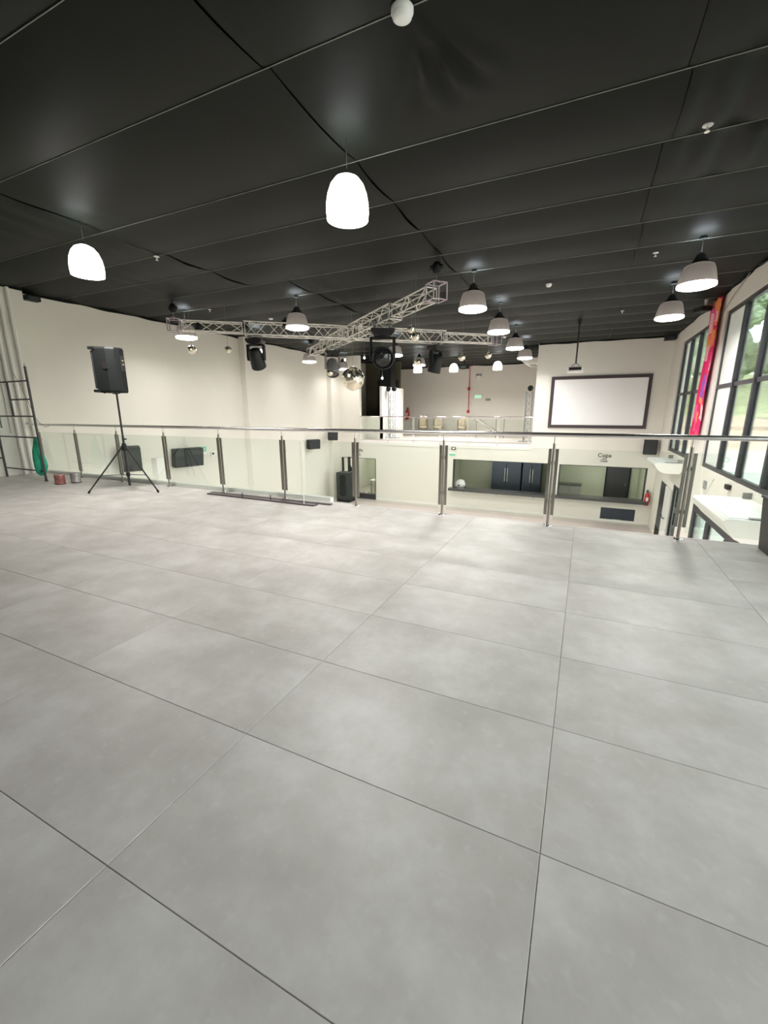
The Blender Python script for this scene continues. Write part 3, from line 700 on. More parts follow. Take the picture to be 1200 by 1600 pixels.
mb = MB(); vs = []; n = 14
for z, rx, ry in ((.90, .02, .02), (.78, .045, .04), (.62, .075, .07), (.45, .115, .10), (.32, .13, .11), (.20, .10, .09), (.13, .04, .04)):
    for i in range(n):
        a = 2 * PI * i / n; k = 1 + .13 * math.sin(i * 5.1 + z * 9); vs.append((rx * k * math.cos(a) + .02 * math.sin(z * 8), ry * k * math.sin(a), z))
mb.add(vs, [(r * n + i, r * n + (i + 1) % n, (r + 1) * n + (i + 1) % n, (r + 1) * n + i) for r in range(6) for i in range(n)], True).add(vs[-n:], [tuple(range(n))])
o = tag(mb.build('net_bag', 'green', None, 0, (-9.90, 4.75, -.03)), 'green net bag hanging from the scaffold frame at the left', 'bag')
o = MB().path([(-11.2, 5.2, 2.15), (-10.95, 5.15, 1.98), (-10.72, 5.1, 1.70), (-10.55, 5.1, 1.42), (-10.48, 5.1, 1.24), (-10.38, 5.12, 1.12), (-10.36, 5.2, 1.04), (-10.44, 5.3, 1.055)], .006).build('rope', 'rope')
tag(o, 'thin grey rope tied from the left column to scaffold and railing end', 'rope')
def can(x, y, m, lb, r=.085, h=.19):
    t = thing('paint_can', lb, 'paint can', (x, y, 0), 0, 'paint cans on the tiled floor')
    MB().lathe([(r, 0), (r, h)], 24, capb=True, capt=True).build('can_body', m, t)
    MB().lathe([(r * 1.03, h - .012), (r * 1.05, h), (r * .92, h + .004), (r * .85, h - .006)], 24, capt=True).build('lid', 'cansil', t)
    MB().lathe([(r * 1.02, .0), (r * 1.03, .01), (r * 1.005, .016)], 24).build('bottom_rim', 'blackmetal', t)
    MB().path([(r * math.cos(a) * 1.03, -r * 1.02 * abs(math.sin(a)) * .8 - .01, h * .72 - .07 * math.sin(a)) for a in [PI * k / 10 for k in range(11)]], .0025).build('wire_handle', 'cansil', t)
can(-9.05, 4.62, 'canred', 'rusty red paint can on the floor, left of the two cans'); can(-8.97, 4.86, 'cansil', 'silver paint can on the floor behind the rusty red one')
t = thing('railing_rod_assembly', 'long dark flat steel bar with upright pins lying along the railing foot', 'metal bar', (-4.6, 5.08, 0))
MB().box(-1.05, 1.12, -.06, .055, 0, .018, Matrix.Rotation(R(-1.0), 4, 'Z')).build('flat_bar', 'plank', t, .002)
for x, h, m in ((-.28, .085, 'blackmetal'), (.30, .10, 'blackmetal'), (.93, .16, 'white')): MB().tube((x, -.035 - .017 * x, .018), (x, -.035 - .017 * x, h), .007, 8).build('pin', m, t)
tag(MB().box(-1.35, 1.05, -.035, .035, 0, .016).build('metal_plank', 'plank', None, .002, (-4.35, 5.20, 0)), 'second dark steel bar behind the one with pins, under the railing', 'metal bar')
t = thing('waste_bin', 'black tapered bin standing by the railing at the right edge', 'bin', (1.83, 5.13, 0))
MB().prism([(-.13, 0), (-.175, .52), (.175, .52), (.13, 0)], -.14, .14).build('bin_body', 'bin', t, .01)
MB().box(-.185, .185, -.15, .15, .52, .545).build('bin_rim', 'bin', t, .006)

# ---------------------------------------------------------------- left column pipes etc.
for i, (y, lb) in enumerate(((5.10, 'white vertical pipe on the left column, nearest the window'), (5.24, 'white vertical pipe on the left column, the middle one'), (5.40, 'white vertical pipe on the left column, nearest the railing'))):
    t = thing('wall_pipe', lb, 'pipe', (XL + .25, y, 0), 0, 'white pipes on the left column')
    MB().tube((0, 0, 0), (0, 0, ZC - .05), .036, 14).build('pipe_run', 'white', t)
    for z in (.6, 1.9, 3.2): MB().box(-.048, .0, -.045, .045, z, z + .03).build('pipe_clip', 'white', t)
t = thing('wall_heater_box', 'black oblong box high on the left wall by the column', 'box', (XL + .1, 5.92, 3.80))
MB().box(-.1, .08, -.14, .14, -.05, .05).build('box_shell', 'black', t, .008); MB().box(.08, .085, -.10, .10, -.03, .03).build('box_vent', 'grille', t)

# ---------------------------------------------------------------- speakers and signs on the left wall
def wall_speaker(loc, rz, tilt, sx, sy, sz, lb, m='grille'):
    t = thing('wall_speaker', lb, 'speaker', loc, rz)
    T = Matrix.Rotation(tilt, 4, 'Y')
    MB().box(0, sx, -sy / 2, sy / 2, -sz / 2, sz / 2, T).build('cabinet', 'black', t, .01)
    MB().box(sx, sx + .012, -sy / 2 + .02, sy / 2 - .02, -sz / 2 + .02, sz / 2 - .02, T).build('front_grille', m, t, .004)
    MB().box(-.12, .0, -.03, .03, -.04, .04).box(-.14, -.12, -.06, .06, -.12, .12).build('wall_bracket', 'blackmetal', t)
    return t
wall_speaker((XL + .15, 9.46, -.03), R(-14), R(8), .22, .92, .56, 'wide dark grey speaker on the left wall right of the white pillar')
wall_speaker((XL + .15, 7.62, .12), R(-30), R(8), .3, .5, .66, 'dark grey speaker on the left wall seen behind the tripod')
wall_speaker((XL + .16, 16.4, -.11), R(-25), R(4), .22, .60, .42, 'small grey wall speaker left of the bracketed black one')
wall_speaker((XL + .42, 17.75, .24), R(-50), R(14), .25, .46, .40, 'small black speaker tilted on a bracket at the far left corner')
t = thing('exit_sign', 'small green and white route sign on the left wall', 'sign', (XL + .012, 10.25, .1))
MB().box(-.012, .01, -.17, .17, -.15, .15).build('sign_plate', 'acwhite', t, .003); MB().box(.01, .014, -.15, .15, -.05, .12).build('sign_print', 'signgreen', t)
MB().box(.014, .016, -.08, .09, .02, .05).build('arrow', 'acwhite', t)
t = thing('emergency_light', 'white emergency light box on the left wall right of the green sign', 'emergency light', (XL + .03, 10.68, -.06))
MB().box(-.03, .03, -.12, .12, -.08, .08).build('light_housing', 'acwhite', t, .006); MB().box(.03, .034, -.09, .0, -.02, .05).build('light_lens', 'ink', t)
tag(MB().box(-.01, .012, -.05, .05, -.03, .03).build('outlet_plate', 'grey', None, .002, (XL + .011, 15.3, -2.45)), 'small outlet plate low on the left wall', 'outlet')

# ---------------------------------------------------------------- tower speaker at the far left of the hall
t = thing('tower_speaker', 'tall dark grey concert speaker on the hall floor by the far corner', 'speaker', (-10.45, 17.85, ZL), R(0))
MB().box(-.37, .37, -.30, .30, .14, 1.45).build('cabinet', 'grille', t, .015)
MB().box(-.36, .36, -.30, .30, 0, .14).build('dolly', 'black', t, .01)
for z in (.48, .82, 1.16):
    MB().lathe([(.20, 0), (.20, .012), (.17, .02), (.165, .004), (.05, .0), (.001, .012)], 24, Matrix.Translation((0, -.30, z)) @ Matrix.Rotation(PI / 2, 4, 'X')).build('driver_ring', 'black', t)
for x in (-.24, .24): MB().tube((x, -.31, .07), (x, -.33, .07), .06, 14).build('castor', 'black', t)
for x in (-.2, .2): MB().box(x - .035, x + .035, -.312, -.298, .62, .70).build('handle_recess', 'black', t)
t = thing('speaker_column', 'slim black column speaker standing behind the tall concert speaker', 'speaker', (-10.52, 18.35, ZL))
MB().box(-.06, .06, -.05, .05, .1, 2.15).build('column_body', 'blackmetal', t, .008); MB().box(-.2, .2, -.12, .12, 0, .1).build('column_base', 'black', t, .01)
MB().prism([(-.06, 1.45), (.06, 1.75), (.2, 1.45)], -.04, .04).build('support_wedge', 'black', t)

# ---------------------------------------------------------------- air conditioners
def ac(loc, rz, lb, Ly=1.85, dx=.74, h=.26):
    t = thing('air_conditioner', lb, 'air conditioner', loc, rz)
    pr_ = [(0, 0), (-dx * .93, 0), (-dx, -.03), (-dx * .985, -.09), (-dx * .80, -h * .82), (-dx * .62, -h), (-.05, -h), (0, -h * .7)]
    MB().prism([(x, z) for x, z in pr_], 0, Ly).build('ac_shell', 'acwhite', t, .012)
    MB().box(-dx * .90, -.12, .08, Ly - .08, 0, .006).build('top_panel', 'acwhite', t, .002)
    MB().box(-dx * .62, -.04, .05, .12, .006, .02).build('top_slot', 'grey', t)
    MB().box(-dx * .60, -.16, .3, Ly - .3, -h - .006, -h + .004).build('intake_grille', 'grey', t)
    for y in (.12, Ly - .12): MB().box(-.12, 0, y - .02, y + .02, 0, .10).build('hanger', 'grey', t)
    return t
ac((XR, 6.95, -.07), 0, 'white air conditioner on the right wall, the near one under the big window', 1.9, .78, .34)
ac((XR, 14.25, -.10), 0, 'white air conditioner on the right wall, the far one by the corner', 1.75, .68, .30)
ac((-1.97, 19.35, 3.50), 0, 'cream air conditioner high on the platform side wall', 1.7, .75, .22)
tag(MB().box(-.07, 0, -.09, .09, 0, .09).build('junction_box', 'blackmetal', None, .006, (XR, 9.9, -.10)), 'small dark box on the right wall above the near air conditioner', 'box')
t = thing('wall_outlet', 'dark outlet on the right wall between two thin conduits', 'outlet', (XR, 11.6, -.28))
MB().box(-.03, 0, -.10, .10, -.09, .09).build('outlet_box', 'grey', t, .004)
MB().path([(-.01, .35, .3), (-.01, .33, -.05), (-.01, .25, -.2), (-.01, .1, -.28)], .008).path([(-.01, -.05, -.28), (-.01, -.45, .1), (-.01, -.6, .22)], .008).build('conduit', 'acwhite', t)
t = thing('hanging_speaker', 'black speaker on a white bracket under the ceiling by the windows', 'speaker', (2.30, 13.2, 3.72), R(25))
MB().box(-.14, .12, -.15, .15, -.05, .05).build('cabinet', 'black', t, .012); MB().tube((.05, 0, .05), (.05, 0, .22), .04, 12).build('bracket', 'acwhite', t); MB().box(-.12, .1, -.13, .13, -.058, -.048).build('front_grille', 'grille', t)
t = thing('ceiling_box', 'black oblong box in the ceiling corner right of the projection screen', 'box', (2.38, 18.3, 3.80)); MB().box(-.17, .17, -.15, .15, -.07, .06).build('box_shell', 'black', t, .008); MB().box(-.12, .12, -.156, -.148, -.04, .03).build('box_vent', 'grille', t)
tag(MB().path([(XR - .02, 9.2, 3.86), (XR - .03, 9.6, 3.80), (XR - .03, 10.1, 3.86), (XR - .02, 10.6, 3.93)], .012).build('cable', 'cable'), 'loose black cable at the top of the right wall', 'cable')
tag(MB().path([(XR - .03, 11.0, 3.92), (XR - .03, 11.8, 3.74), (XR - .03, 12.45, 3.55), (XR - .03, 13.2, 3.45), (XR - .03, 13.5, 3.40)], .009).build('thin_cable', 'rope'), 'thin cable sagging above the banner to the far window', 'cable')
# stand / box at the far right corner
t = thing('monitor_box', 'black box on the right side of the front wall above the far air conditioner', 'speaker', (2.30, YF, -.24))
MB().box(-.22, .20, -.28, 0, 0, .54).build('cabinet', 'black', t, .01); MB().box(-.20, .18, -.29, -.278, .02, .52).build('front_grille', 'grille', t)
# banner
mb = MB(); vs = []; nz, ny = 60, 22
for j in range(nz + 1):
    tz = j / nz; z = 3.88 - 3.2 * tz; yc = 13.02 + .0 * tz + (.30 * max(0, tz - .55)); hw = .44 - .06 * tz
    for i in range(ny + 1):
        u = i / ny * 2 - 1; y = yc + hw * u + .012 * math.sin(z * 2.1)
        x = XR - .05 - .03 * (1 + math.sin(u * 8 + z * 1.3)) - .008 * math.sin(z * 4)
        vs.append((x, y, z))
mb.add(vs, [(j*(ny+1)+i, j*(ny+1)+i+1, (j+1)*(ny+1)+i+1, (j+1)*(ny+1)+i) for j in range(nz) for i in range(ny)], True)
o = mb.build('banner_cloth', 'banner'); s_ = o.modifiers.new('thick', 'SOLIDIFY'); s_.thickness = .004
tag(o, 'pink and orange patterned cloth hanging between the two tall windows', 'banner')

# ---------------------------------------------------------------- kitchen behind the counters, below the platform
struct(MB().box(-5.9, 2.8, 22.4, 22.6, ZL, -.25).build('wall_kitchen_back', 'kitchen'))
struct(MB().box(-6.0, -5.9, YF + .2, 22.6, ZL, -.25).build('wall_kitchen_left', 'kitchen'))
struct(MB().box(2.45, 2.6, YF + .2, 22.6, ZL, -.25).build('wall_kitchen_right', 'kitchen'))
struct(MB().box(-1.12, -.92, YF + .2, 22.4, ZL, -.25).build('wall_kitchen_partition', 'kitchen'))
struct(MB().box(-1.97, 2.8, YF + .2, 22.6, -.25, -.1).build('ceiling_kitchen', 'white'))
struct(MB().box(-9.2, -9.05, YF + .2, 22.6, ZL, -.25).build('wall_booth_right', 'kitchen'))
struct(MB().box(XL, -9.05, 22.4, 22.6, ZL, -.25).build('wall_booth_back', 'kitchen'))
def room_light(x, y, p, lb):
    t = thing('ceiling_light', lb, 'lamp', (x, y, -.30)); MB().box(-.6, .6, -.1, .1, 0, .05).build('light_tray', 'white', t); MB().box(-.58, .58, -.08, .08, -.006, 0).build('light_diffuser', 'lampon', t)
    l = bpy.data.lights.new('l', 'AREA'); l.shape = 'RECTANGLE'; l.size = 1.1; l.size_y = .2; l.energy = p; l.color = (.95, 1, .88); o = bpy.data.objects.new('light', l); COL.objects.link(o); o.parent = t; o.location = (0, 0, -.02)
room_light(-3.4, 20.2, 22, 'fluorescent ceiling light inside the left serving kitchen'); room_light(.8, 20.2, 22, 'fluorescent ceiling light inside the right serving kitchen'); room_light(-10.3, 20.6, 22, 'fluorescent ceiling light inside the small booth')
def counter(x0, x1, z, lb):
    t = thing('serving_counter', lb, 'counter', ((x0 + x1) / 2, YF, z)); h = (x1 - x0) / 2
    MB().box(-h, h, -.28, .35, -.06, 0).build('counter_top', 'granite', t, .006); MB().box(-h, h, -.28, -.255, -.11, -.06).build('front_lip', 'granite', t)
    for x in (-h * .7, 0, h * .7): MB().prism([(x - .02, -.11), (x + .02, -.11), (x + .02, -.22), (x - .02, -.15)], -.2, 0).build('bracket', 'white', t)
counter(-5.42, -1.12, -2.08, 'dark granite serving counter of the left kitchen opening'); counter(-1.02, 2.46, -2.05, 'dark granite serving counter under the Copa lettering')
for nm, hl in (('trim_6', KW1), ('trim_7', KW2), ('trim_8', KD), ('trim_9', KH)):
    o = struct(bpy.data.objects.new(nm, None)); COL.objects.link(o)
    MB().box(hl[0], hl[0] + .05, YF + .02, YF + .18, hl[2], hl[3]).build('frame_stile', 'darkframe', o); MB().box(hl[1] - .05, hl[1], YF + .02, YF + .18, hl[2], hl[3]).build('frame_stile', 'darkframe', o)
    MB().box(hl[0], hl[1], YF + .02, YF + .18, hl[3] - .025, hl[3]).build('frame_rail', 'darkframe', o)
t = thing('kitchen_hatch', 'dark panelled hatch low in the front wall under the counter', 'hatch', (1.505, YF + .05, ZL + .02))
MB().box(-.6, .6, -.04, .0, 0, .55).build('hatch_panel', 'fridge', t, .004); MB().box(-.15, .15, -.055, -.04, .05, .10).build('hatch_handle', 'grey', t)
for k in (-.2, .2): MB().box(k - .006, k + .006, -.045, -.04, .02, .53).build('panel_joint', 'black', t)
def fridge(x, w_, lb, z1=-.80):
    t = thing('refrigerator', lb, 'refrigerator', (x, 21.2, ZL)); H_ = z1 - ZL
    MB().box(-w_/2, w_/2, 0, .75, .06, H_).build('fridge_body', 'fridge', t, .01)
    for s in (-1, 1):
        dr = MB().box(min(0, s * (w_/2 - .01)) + (.004 if s > 0 else 0), max(0, s * (w_/2 - .01)) - (.004 if s < 0 else 0), -.06, -.002, .10, H_ - .03).build('door', 'fridge', t, .01)
        MB().tube((s * .06, -.10, H_ * .45), (s * .06, -.10, H_ * .75), .012, 8).build('handle', 'alu', dr)
    MB().box(-w_/2 + .03, w_/2 - .03, .05, .7, 0, .06).build('plinth', 'black', t)
    return t
fridge(-3.28, 1.40, 'wide dark double-door refrigerator in the left kitchen'); f2 = fridge(-2.10, .86, 'narrower dark refrigerator right of the wide one')
tag(MB().tube((0, 0, 0), (0, -.02, 0), .06, 16).build('round_badge', 'red', None, 0, (-3.30, 21.12, -.98)), 'small red round sticker on the wide refrigerator', 'sticker')
t = thing('dish_rack', 'white rounded appliance on the left end of the counter', 'appliance', (-5.05, 19.25, -2.08))
MB().lathe([(.24, 0), (.26, .08), (.22, .22), (.12, .30), (.001, .33)], 20, capb=True).build('dome_shell', 'acwhite', t); MB().box(-.05, .05, -.27, -.22, .05, .10).build('dial', 'ink', t)
t = thing('tap', 'slim dark tap standing on the left kitchen counter', 'tap', (-4.75, 19.0, -2.08)); MB().path([(0, 0, 0), (0, 0, .26), (0, -.06, .30), (0, -.10, .26)], .016).build('spout', 'blackmetal', t); MB().lathe([(.05, 0), (.04, .05)], 12, capt=True, capb=True).build('tap_base', 'blackmetal', t)
t = thing('kitchen_cabinet', 'grey low cabinet seen through the right kitchen opening', 'cabinet', (-.38, 21.4, ZL)); MB().box(-.48, .48, 0, .55, 0, .95).build('cabinet_body', 'grey', t, .006); MB().box(-.5, .5, -.03, .57, .95, .99).build('cabinet_top', 'granite', t)
for s in (-1, 1): MB().box(-.46 if s < 0 else .01, -.01 if s < 0 else .46, -.02, 0, .05, .93).build('door', 'grey', t, .004)
for x, lb in ((.36, 'black round stool top by the right kitchen counter, left one'), (.92, 'black round stool top by the right kitchen counter, right one')):
    t = thing('bar_stool', lb, 'stool', (x, 20.0, ZL)); MB().lathe([(.22, .66), (.235, .69), (.22, .73), (.10, .745), (.001, .75)], 20, capb=True).build('seat', 'black', t)
    MB().tube((0, 0, .02), (0, 0, .67), .025, 10).build('column', 'chrome', t); MB().lathe([(.2, 0), (.2, .015), (.03, .03)], 20, capb=True).build('base', 'chrome', t)
t = thing('kitchen_door', 'dark green-grey door in the back of the right kitchen', 'door', (1.62, 22.36, ZL)); MB().box(-.45, .45, -.04, .02, 0, 2.1).build('door_leaf', 'darkframe', t)
MB().box(-.52, -.45, -.06, .02, 0, 2.17).box(.45, .52, -.06, .02, 0, 2.17).box(-.52, .52, -.06, .02, 2.1, 2.17).build('door_casing', 'black', t); MB().tube((.36, -.09, 1.0), (.30, -.09, 1.0), .012).build('handle', 'alu', t)
# booth interior
t = thing('booth_desk', 'pale desk with small items seen through the booth opening', 'desk', (-9.75, 20.4, ZL)); MB().box(-.5, .45, -.3, .3, .70, .74).build('desk_top', 'white', t)
for x in (-.45, .40):
    for y in (-.25, .25): MB().box(x - .02, x + .02, y - .02, y + .02, 0, .70).build('leg', 'grey', t)
t = thing('booth_sill', 'dark low sill across the bottom of the booth opening', 'sill', (-9.9, YF, ZL)); MB().box(-.65, .62, -.02, .16, 0, .26).build('sill_board', 'darkframe', t, .004)
for x in (-.3, -.05, .25): MB().lathe([(.05, .26), (.04, .34), (.01, .36)], 10, capb=True).build('knob', 'grey', t, 0, (x, .06, 0))
t = thing('booth_shelf', 'brown shelf unit inside the booth on the right', 'shelf', (-9.55, 21.9, ZL)); MB().box(-.25, .3, -.15, .2, .8, 2.1).build('shelf_body', 'drape', t); 
for z in (1.1, 1.45, 1.8): MB().box(-.24, .29, -.17, -.14, z, z + .03).build('shelf_board', 'woodleg', t)
# lettering
def text(s, x, z, size, parent, y=-.008):
    c = bpy.data.curves.new('letters', 'FONT'); c.body = s; c.size = size; c.extrude = .003; c.align_x = 'CENTER'; c.space_character = 1.08
    o = bpy.data.objects.new('letters', c); COL.objects.link(o); c.offset = .004 * size / .3; bpy.context.view_layer.update(); me = bpy.data.meshes.new_from_object(o); bpy.data.objects.remove(o); me.materials.append(M['ink'])
    o = bpy.data.objects.new('letters', me); COL.objects.link(o); o.parent = parent; o.location = (x, y, z); o.rotation_euler = (PI / 2, 0, 0)
t = thing('wall_lettering', 'dark lettering reading Copa on the front wall above the right opening', 'lettering', (.81, YF, -.42))
text('Copa', 0, 0, .21, t); text('com', .0, -.09, .085, t); text('Casa', .0, -.19, .12, t)
t = thing('wall_lettering', 'dark lettering above the booth opening at the far left', 'lettering', (-10.18, YF, -.60))
text('Mídia', 0, 0, .20, t); text('com', 0, -.10, .085, t); text('Casa', 0, -.20, .11, t)
t = thing('emergency_light', 'small dark-framed emergency light left above the kitchen opening', 'emergency light', (-5.30, YF, -.29)); MB().box(-.09, .10, -.04, 0, -.06, .07).build('light_housing', 'ink', t, .004); MB().box(-.05, .07, -.045, -.039, -.03, .04).build('light_lens', 'acwhite', t)
t = thing('exit_sign', 'pale green route sign left above the kitchen opening', 'sign', (-5.35, YF, -.56)); MB().box(-.17, .17, -.012, 0, -.10, .10).build('sign_plate', 'acwhite', t); MB().box(-.14, .14, -.016, -.012, -.07, .03).build('sign_print', 'signgreen', t)
# extinguishers
def extinguisher(loc, rz, lb, s=1.0):
    t = thing('fire_extinguisher', lb, 'fire extinguisher', loc, rz); t.scale = (s, s, s)
    MB().lathe([(.07, 0), (.08, .02), (.08, .40), (.065, .46), (.03, .49)], 20, capb=True, capt=True).build('cylinder', 'red', t)
    MB().tube((0, 0, .49), (0, 0, .55), .018, 10).box(-.06, .03, -.012, .012, .55, .57).build('valve', 'blackmetal', t)
    MB().path([(.02, 0, .53), (.10, 0, .50), (.11, 0, .35), (.095, 0, .15)], .011).build('hose', 'black', t)
    MB().box(-.04, .04, -.084, -.078, .18, .32).build('label_patch', 'acwhite', t)
    MB().box(-.03, .03, .07, .10, .35, .60).build('wall_hook', 'grey', t)
extinguisher((2.42, YF - .11, -2.2), 0, 'red fire extinguisher on the front wall beside the right kitchen counter', 1.0)
extinguisher((-10.25, YP - .12, .85), 0, 'red fire extinguisher on the platform back wall', 1.25)

# ---------------------------------------------------------------- platform: rail, truss towers, chairs, wall fittings
t = thing('platform_railing', 'chrome and glass guard railing along the platform edge', 'railing', (0, YF + .06, 0))
px = [-10.02, -8.55, -7.25, -5.94, -4.68, -3.36, -2.06]
pm = MB().tube((-.03, 0, -.12), (-.03, 0, 1.05), .012, 10).tube((.03, 0, -.12), (.03, 0, 1.05), .012, 10).tube((-.03, 0, 1.05), (0, 0, 1.09), .008, 6).tube((.03, 0, 1.05), (0, 0, 1.09), .008, 6).mesh('rail_post', 'chrome')
for x in px: o = inst('rail_post', pm, t); o.location = (x, -.1, 0)
for a, b in zip(px[:-1], px[1:]): MB().box(a + .05, b - .05, -.105, -.097, .10, 1.0).build('glass_panel', 'railglass', t)
MB().tube((-10.08, -.1, 1.10), (-1.99, -.1, 1.10), .022, 14).build('handrail', 'chrome', t)
tch = chord_me.copy(); tch.materials[0] = M['toweralu']; tbr = brace_me.copy(); tbr.materials[0] = M['toweralu']
def tower(loc, H_, lb, two):
    t = thing('truss_tower', lb, 'truss tower', loc)
    MB().box(-.32, .32, -.32, .32, 0, .03).build('base_plate', 'grey', t, .004)
    for sx in (-1, 1):
        for sy in (-1, 1): inst('chord', tch, t, bar_m((sx * .13, sy * .13, .03), (sx * .13, sy * .13, H_), .018))
    cs = [(1, 1), (1, -1), (-1, -1), (-1, 1)]; nb = int(H_ / .3)
    for k in range(4):
        for i in range(nb):
            a, b = (cs[k], cs[(k + 1) % 4]) if i % 2 else (cs[(k + 1) % 4], cs[k])
            inst('brace', tbr, t, bar_m((a[0] * .13, a[1] * .13, .05 + (H_ - .1) * i / nb), (b[0] * .13, b[1] * .13, .05 + (H_ - .1) * (i + 1) / nb), .009))
    for x in ((-.16, .16) if two else (.02,)):
        f = MB().lathe([(.05, -.10), (.10, -.08), (.125, 0), (.11, .10), (.08, .12)], 18, Matrix.Translation((x, -.05, H_ + .13)) @ Matrix.Rotation(R(100), 4, 'X'), capb=True, capt=True).build('spotlight', 'black', t)
        MB().box(x - .02, x + .02, -.02, .02, H_, H_ + .05).build('spot_bracket', 'black', f)
tower((-9.02, 20.2, 0), 2.32, 'silver truss tower with two round black spotlights on the platform left', True)
tower((-2.36, 20.3, 0), 2.20, 'silver truss tower with a black light at the platform right', False)
def tub_chair(x, y, rz, lb):
    t = thing('tub_chair', lb, 'chair', (x, y, 0), rz, 'cream tub chairs on the platform')
    mb = MB(); vs = []; n = 18
    for k, (z, r) in enumerate(((.42, .25), (.60, .29), (.85, .30), (1.08, .27), (1.10, .23), (.85, .25), (.55, .235))):
        for i in range(n + 1):
            a = PI * (-.12 + 1.24 * i / n); zz = z - (.28 * abs(math.cos(a)) ** 3 if .5 < z else 0); vs.append((r * math.cos(a), r * math.sin(a), zz))
    mb.add(vs, [(k*(n+1)+i, k*(n+1)+i+1, (k+1)*(n+1)+i+1, (k+1)*(n+1)+i) for k in range(6) for i in range(n)], True); mb.build('backrest', 'cream', t)
    MB().lathe([(.22, .38), (.25, .41), (.25, .47), (.20, .50), (.001, .505)], 20, capb=True).build('seat', 'cream', t)
    for sx, sy in ((-1, -1), (1, -1), (1, 1), (-1, 1)): MB().tube((sx * .13, sy * .13, .39), (sx * .22, sy * .22, 0), .018, 8, .012).build('leg', 'woodleg', t)
    return t
c0 = tub_chair(-8.78, 24.3, R(10), 'cream tub chair on the platform, leftmost of three')
dup(c0, (-7.86, 24.3, 0), R(-5), 'cream tub chair on the platform, the middle one'); dup(c0, (-6.42, 24.3, 0), R(-20), 'cream tub chair on the platform, rightmost of three')
tag(MB().tube((0, 0, 1.35), (0, 0, ZC), .022, 10).build('red_conduit', 'red', None, 0, (-6.38, YP - .04, 0)), 'thin red vertical fire pipe on the platform back wall', 'pipe')
for z, lb in ((2.62, 'round red alarm sounder high on the red pipe'), (1.33, 'small red call point at the foot of the red pipe')):
    tag(MB().box(-.08, .08, -.05, 0, -.08, .08).build('alarm_box', 'red', None, .02, (-6.38, YP - .065, z)), lb, 'alarm')
t = thing('exit_sign', 'lit green exit sign on the platform back wall', 'sign', (-5.85, YP - .02, 2.18)); MB().box(-.20, .20, -.03, 0, -.11, .11).build('sign_housing', 'acwhite', t); MB().box(-.18, .18, -.036, -.03, -.09, .09).build('sign_face', 'exitlit', t)
t = thing('emergency_light', 'small white emergency lamp with two heads above the lit exit sign', 'emergency light', (-5.85, YP - .04, 3.30)); MB().box(-.14, .14, -.05, .03, -.10, .05).build('light_housing', 'acwhite', t, .01)
for x in (-.1, .1): MB().lathe([(.05, 0), (.06, .05)], 12, Matrix.Translation((x, -.04, .09)) @ Matrix.Rotation(PI / 2, 4, 'X'), capt=True, capb=True).build('lamp_head', 'grey', t)
tag(MB().box(-.14, .14, -.04, 0, -.07, .07).build('socket_plate', 'grey', None, .01, (-5.25, YP - .01, 2.0)), 'grey socket plate right of the lit exit sign', 'outlet')
t = thing('ceiling_projector', 'black boxy projector under the ceiling above the platform', 'projector', (-5.82, 22.0, 3.55)); MB().box(-.22, .22, -.2, .2, -.12, .1).build('projector_body', 'black', t, .02); MB().box(-.12, .12, -.21, -.19, -.06, -.03).build('vent', 'grey', t); MB().tube((0, 0, .1), (0, 0, .4), .02).build('ceiling_pole', 'black', t)
t = thing('stair_handrail', 'steel stair handrail sloping down behind the platform glass', 'handrail', (-4.5, 22.0, 0))
MB().tube((-.72, 0, .95), (-.60, 0, .95), .02).tube((-.60, 0, .95), (.68, 0, .08), .022).tube((-.60, .9, .95), (.68, .9, .08), .022).build('sloped_rail', 'steel', t)
for x in (-.66, .35, .75): MB().tube((x, .45, 0), (x, .45, .98), .022).build('post', 'steel', t)
t = struct(MB().box(-9.235, -9.20, 20.25, 21.45, 0, 2.08).build('door_2', 'acwhite')); 
for z in (.45, 1.15): MB().box(-9.20, -9.185, 21.2, 21.38, z, z + .04).build('door_handle', 'grey', t)
struct(MB().box(-9.9, -9.3, 20.7, 21.3, 2.55, ZC + .05).build('trim_10', 'black'))
# dark backdrop alcove
o = struct(MB().box(XL + .02, -9.36, 22.1, 22.2, 0, ZC).build('wall_alcove', 'brownwall'))
mb = MB(); vs = []; n = 60
for i in range(n + 1):
    x = -10.65 + 1.27 * i / n; y = 21.92 + .06 * math.sin(i * 1.1)
    vs += [(x, y, .02), (x, y, 3.0 + .0 * i)]
mb.add(vs, [(2*i, 2*i+1, 2*i+3, 2*i+2) for i in range(n)], True)
o = mb.build('drape', 'drape'); s_ = o.modifiers.new('t', 'SOLIDIFY'); s_.thickness = .01; tag(o, 'dark drape hanging behind the half wall at the far left', 'curtain')
t = thing('fire_pipe', 'thin red vertical pipe behind the large mirror ball', 'pipe', (-10.75, 19.9, 0)); MB().tube((0, 0, 0), (0, 0, ZC - .02), .022).build('pipe_run', 'red', t); MB().tube((0, 0, 1.6), (0, 0, 1.72), .032).build('coupling', 'red', t)
tag(MB().path([(-11.42, 18.95, 3.9), (-11.42, 18.95, 2.6), (-11.38, 19.0, 1.9), (-11.30, 19.0, 1.5), (-11.22, 19.0, 1.14)], .016).build('hanging_cable', 'cable'), 'black cable hanging left of the large mirror ball', 'cable')
t = thing('spray_bottle', 'small grey bottle standing on the half wall at the far left', 'bottle', (-11.15, 19.1, 1.12)); MB().lathe([(.05, 0), (.055, .02), (.05, .13), (.02, .17), (.02, .21)], 14, capb=True, capt=True).build('bottle_body', 'grey', t); MB().box(-.05, .02, -.015, .015, .21, .25).build('nozzle', 'black', t)

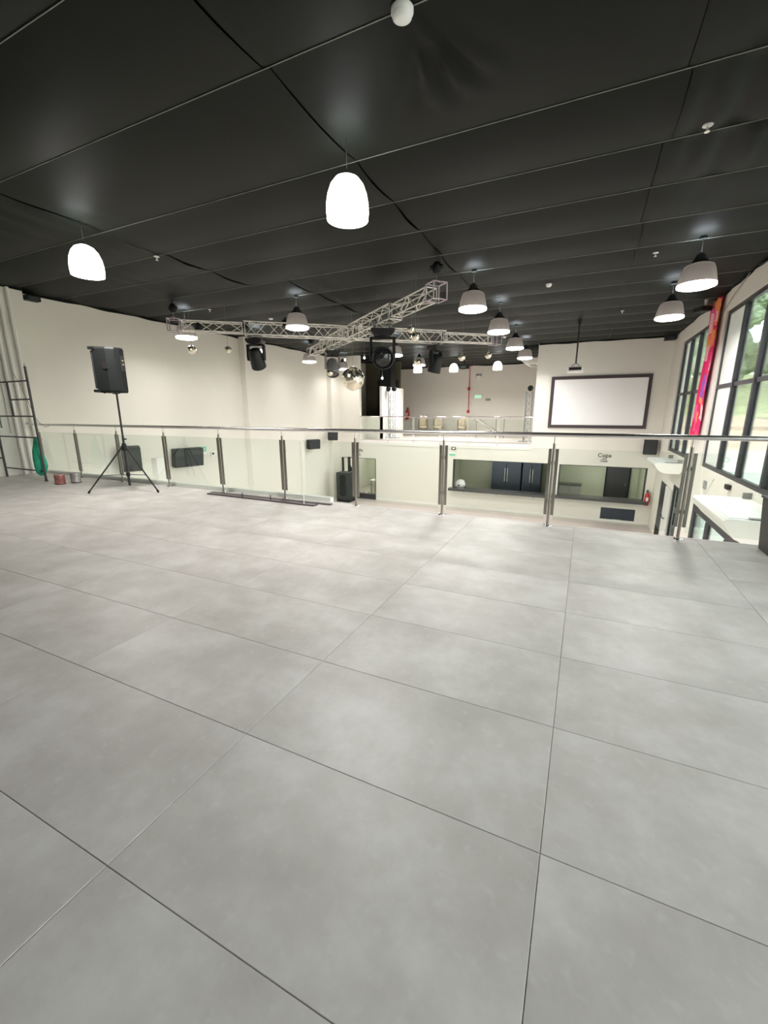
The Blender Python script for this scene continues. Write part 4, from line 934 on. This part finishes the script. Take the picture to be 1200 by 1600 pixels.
# ---------------------------------------------------------------- outdoors
struct(MB().box(XR + .22, 90, -30, 62, ZL - .3, ZL - .08).build('ground_yard', 'concrete'))
def bank(name, y0, y1, z0, z1, m):
    vs = []; fs = []; nx, ny = 60, 10
    for j in range(ny + 1):
        for i in range(nx + 1):
            t_ = j / ny; x = -20 + 130 * i / nx; y = y0 + (y1 - y0) * t_
            vs.append((x, y, z0 + (z1 - z0) * t_ ** 1.2 + .8 * noise.noise(Vector((x * .12, y * .12, 1))) * min(1, t_ * 3)))
    for j in range(ny):
        for i in range(nx): fs.append((j*(nx+1)+i, j*(nx+1)+i+1, (j+1)*(nx+1)+i+1, (j+1)*(nx+1)+i))
    return struct(MB().add(vs, fs, True).build(name, m))
bank('ground_earth_bank', 60, 74, ZL - .15, .6, 'earth'); bank('ground_grass_bank', 73.5, 105, .4, 8, 'grass')
struct(MB().box(-20, 110, 104, 130, 5, 7.5).build('ground_hilltop', 'grass'))
struct(MB().box(62, 110, -40, 104, ZL - .3, 3).build('ground_side_bank', 'grass'))
rnd = random.Random(3)
def tree(x, y, z, h, lb):
    t = thing('tree', lb, 'tree', (x, y, z), 0, 'trees on the bank outside the windows')
    MB().tube((0, 0, 0), (0, 0, h * .6), .35, 8, .15).build('trunk', 'bark', t)
    mb = MB()
    for k in range(46):
        a = rnd.uniform(0, 2 * PI); rr = rnd.uniform(0, h * .27); cz = h * rnd.uniform(.12, .92); s = h * rnd.uniform(.05, .12)
        c = Vector((rr * math.cos(a), rr * math.sin(a), cz)); prof = [(max(.01, s * math.cos(q)), s * math.sin(q)) for q in [PI * u / 8 - PI / 2 for u in range(9)]]
        vs = []
        n = 12
        for r_, z_ in prof:
            for i in range(n):
                q = 2 * PI * i / n; p = Vector((r_ * math.cos(q), r_ * math.sin(q), z_)); p *= 1 + .35 * noise.noise(p * (3 / s) + c); vs.append(c + p)
        mb.add(vs, [(u * n + i, u * n + (i + 1) % n, (u + 1) * n + (i + 1) % n, (u + 1) * n + i) for u in range(8) for i in range(n)])
    mb.build('crown', 'leaf', t)
tl = ['tall green tree outside, seen through the far end of the big window', 'round green tree outside behind the second pane', 'dark green tree on the grassy bank outside', 'green tree outside at the far window', 'slender green tree outside between the windows', 'broad green tree outside at the right edge', 'green tree high on the bank outside', 'low bushy tree on the bank outside', 'light green tree beyond the earth bank', 'tall tree outside far along the wall']
for i, lb in enumerate(tl):
    x = 4 + i * 6.2; y = 84 + (12 if i % 2 else -4); tree(x, y, 2.5 + rnd.uniform(0, 2), rnd.uniform(15, 20), lb)
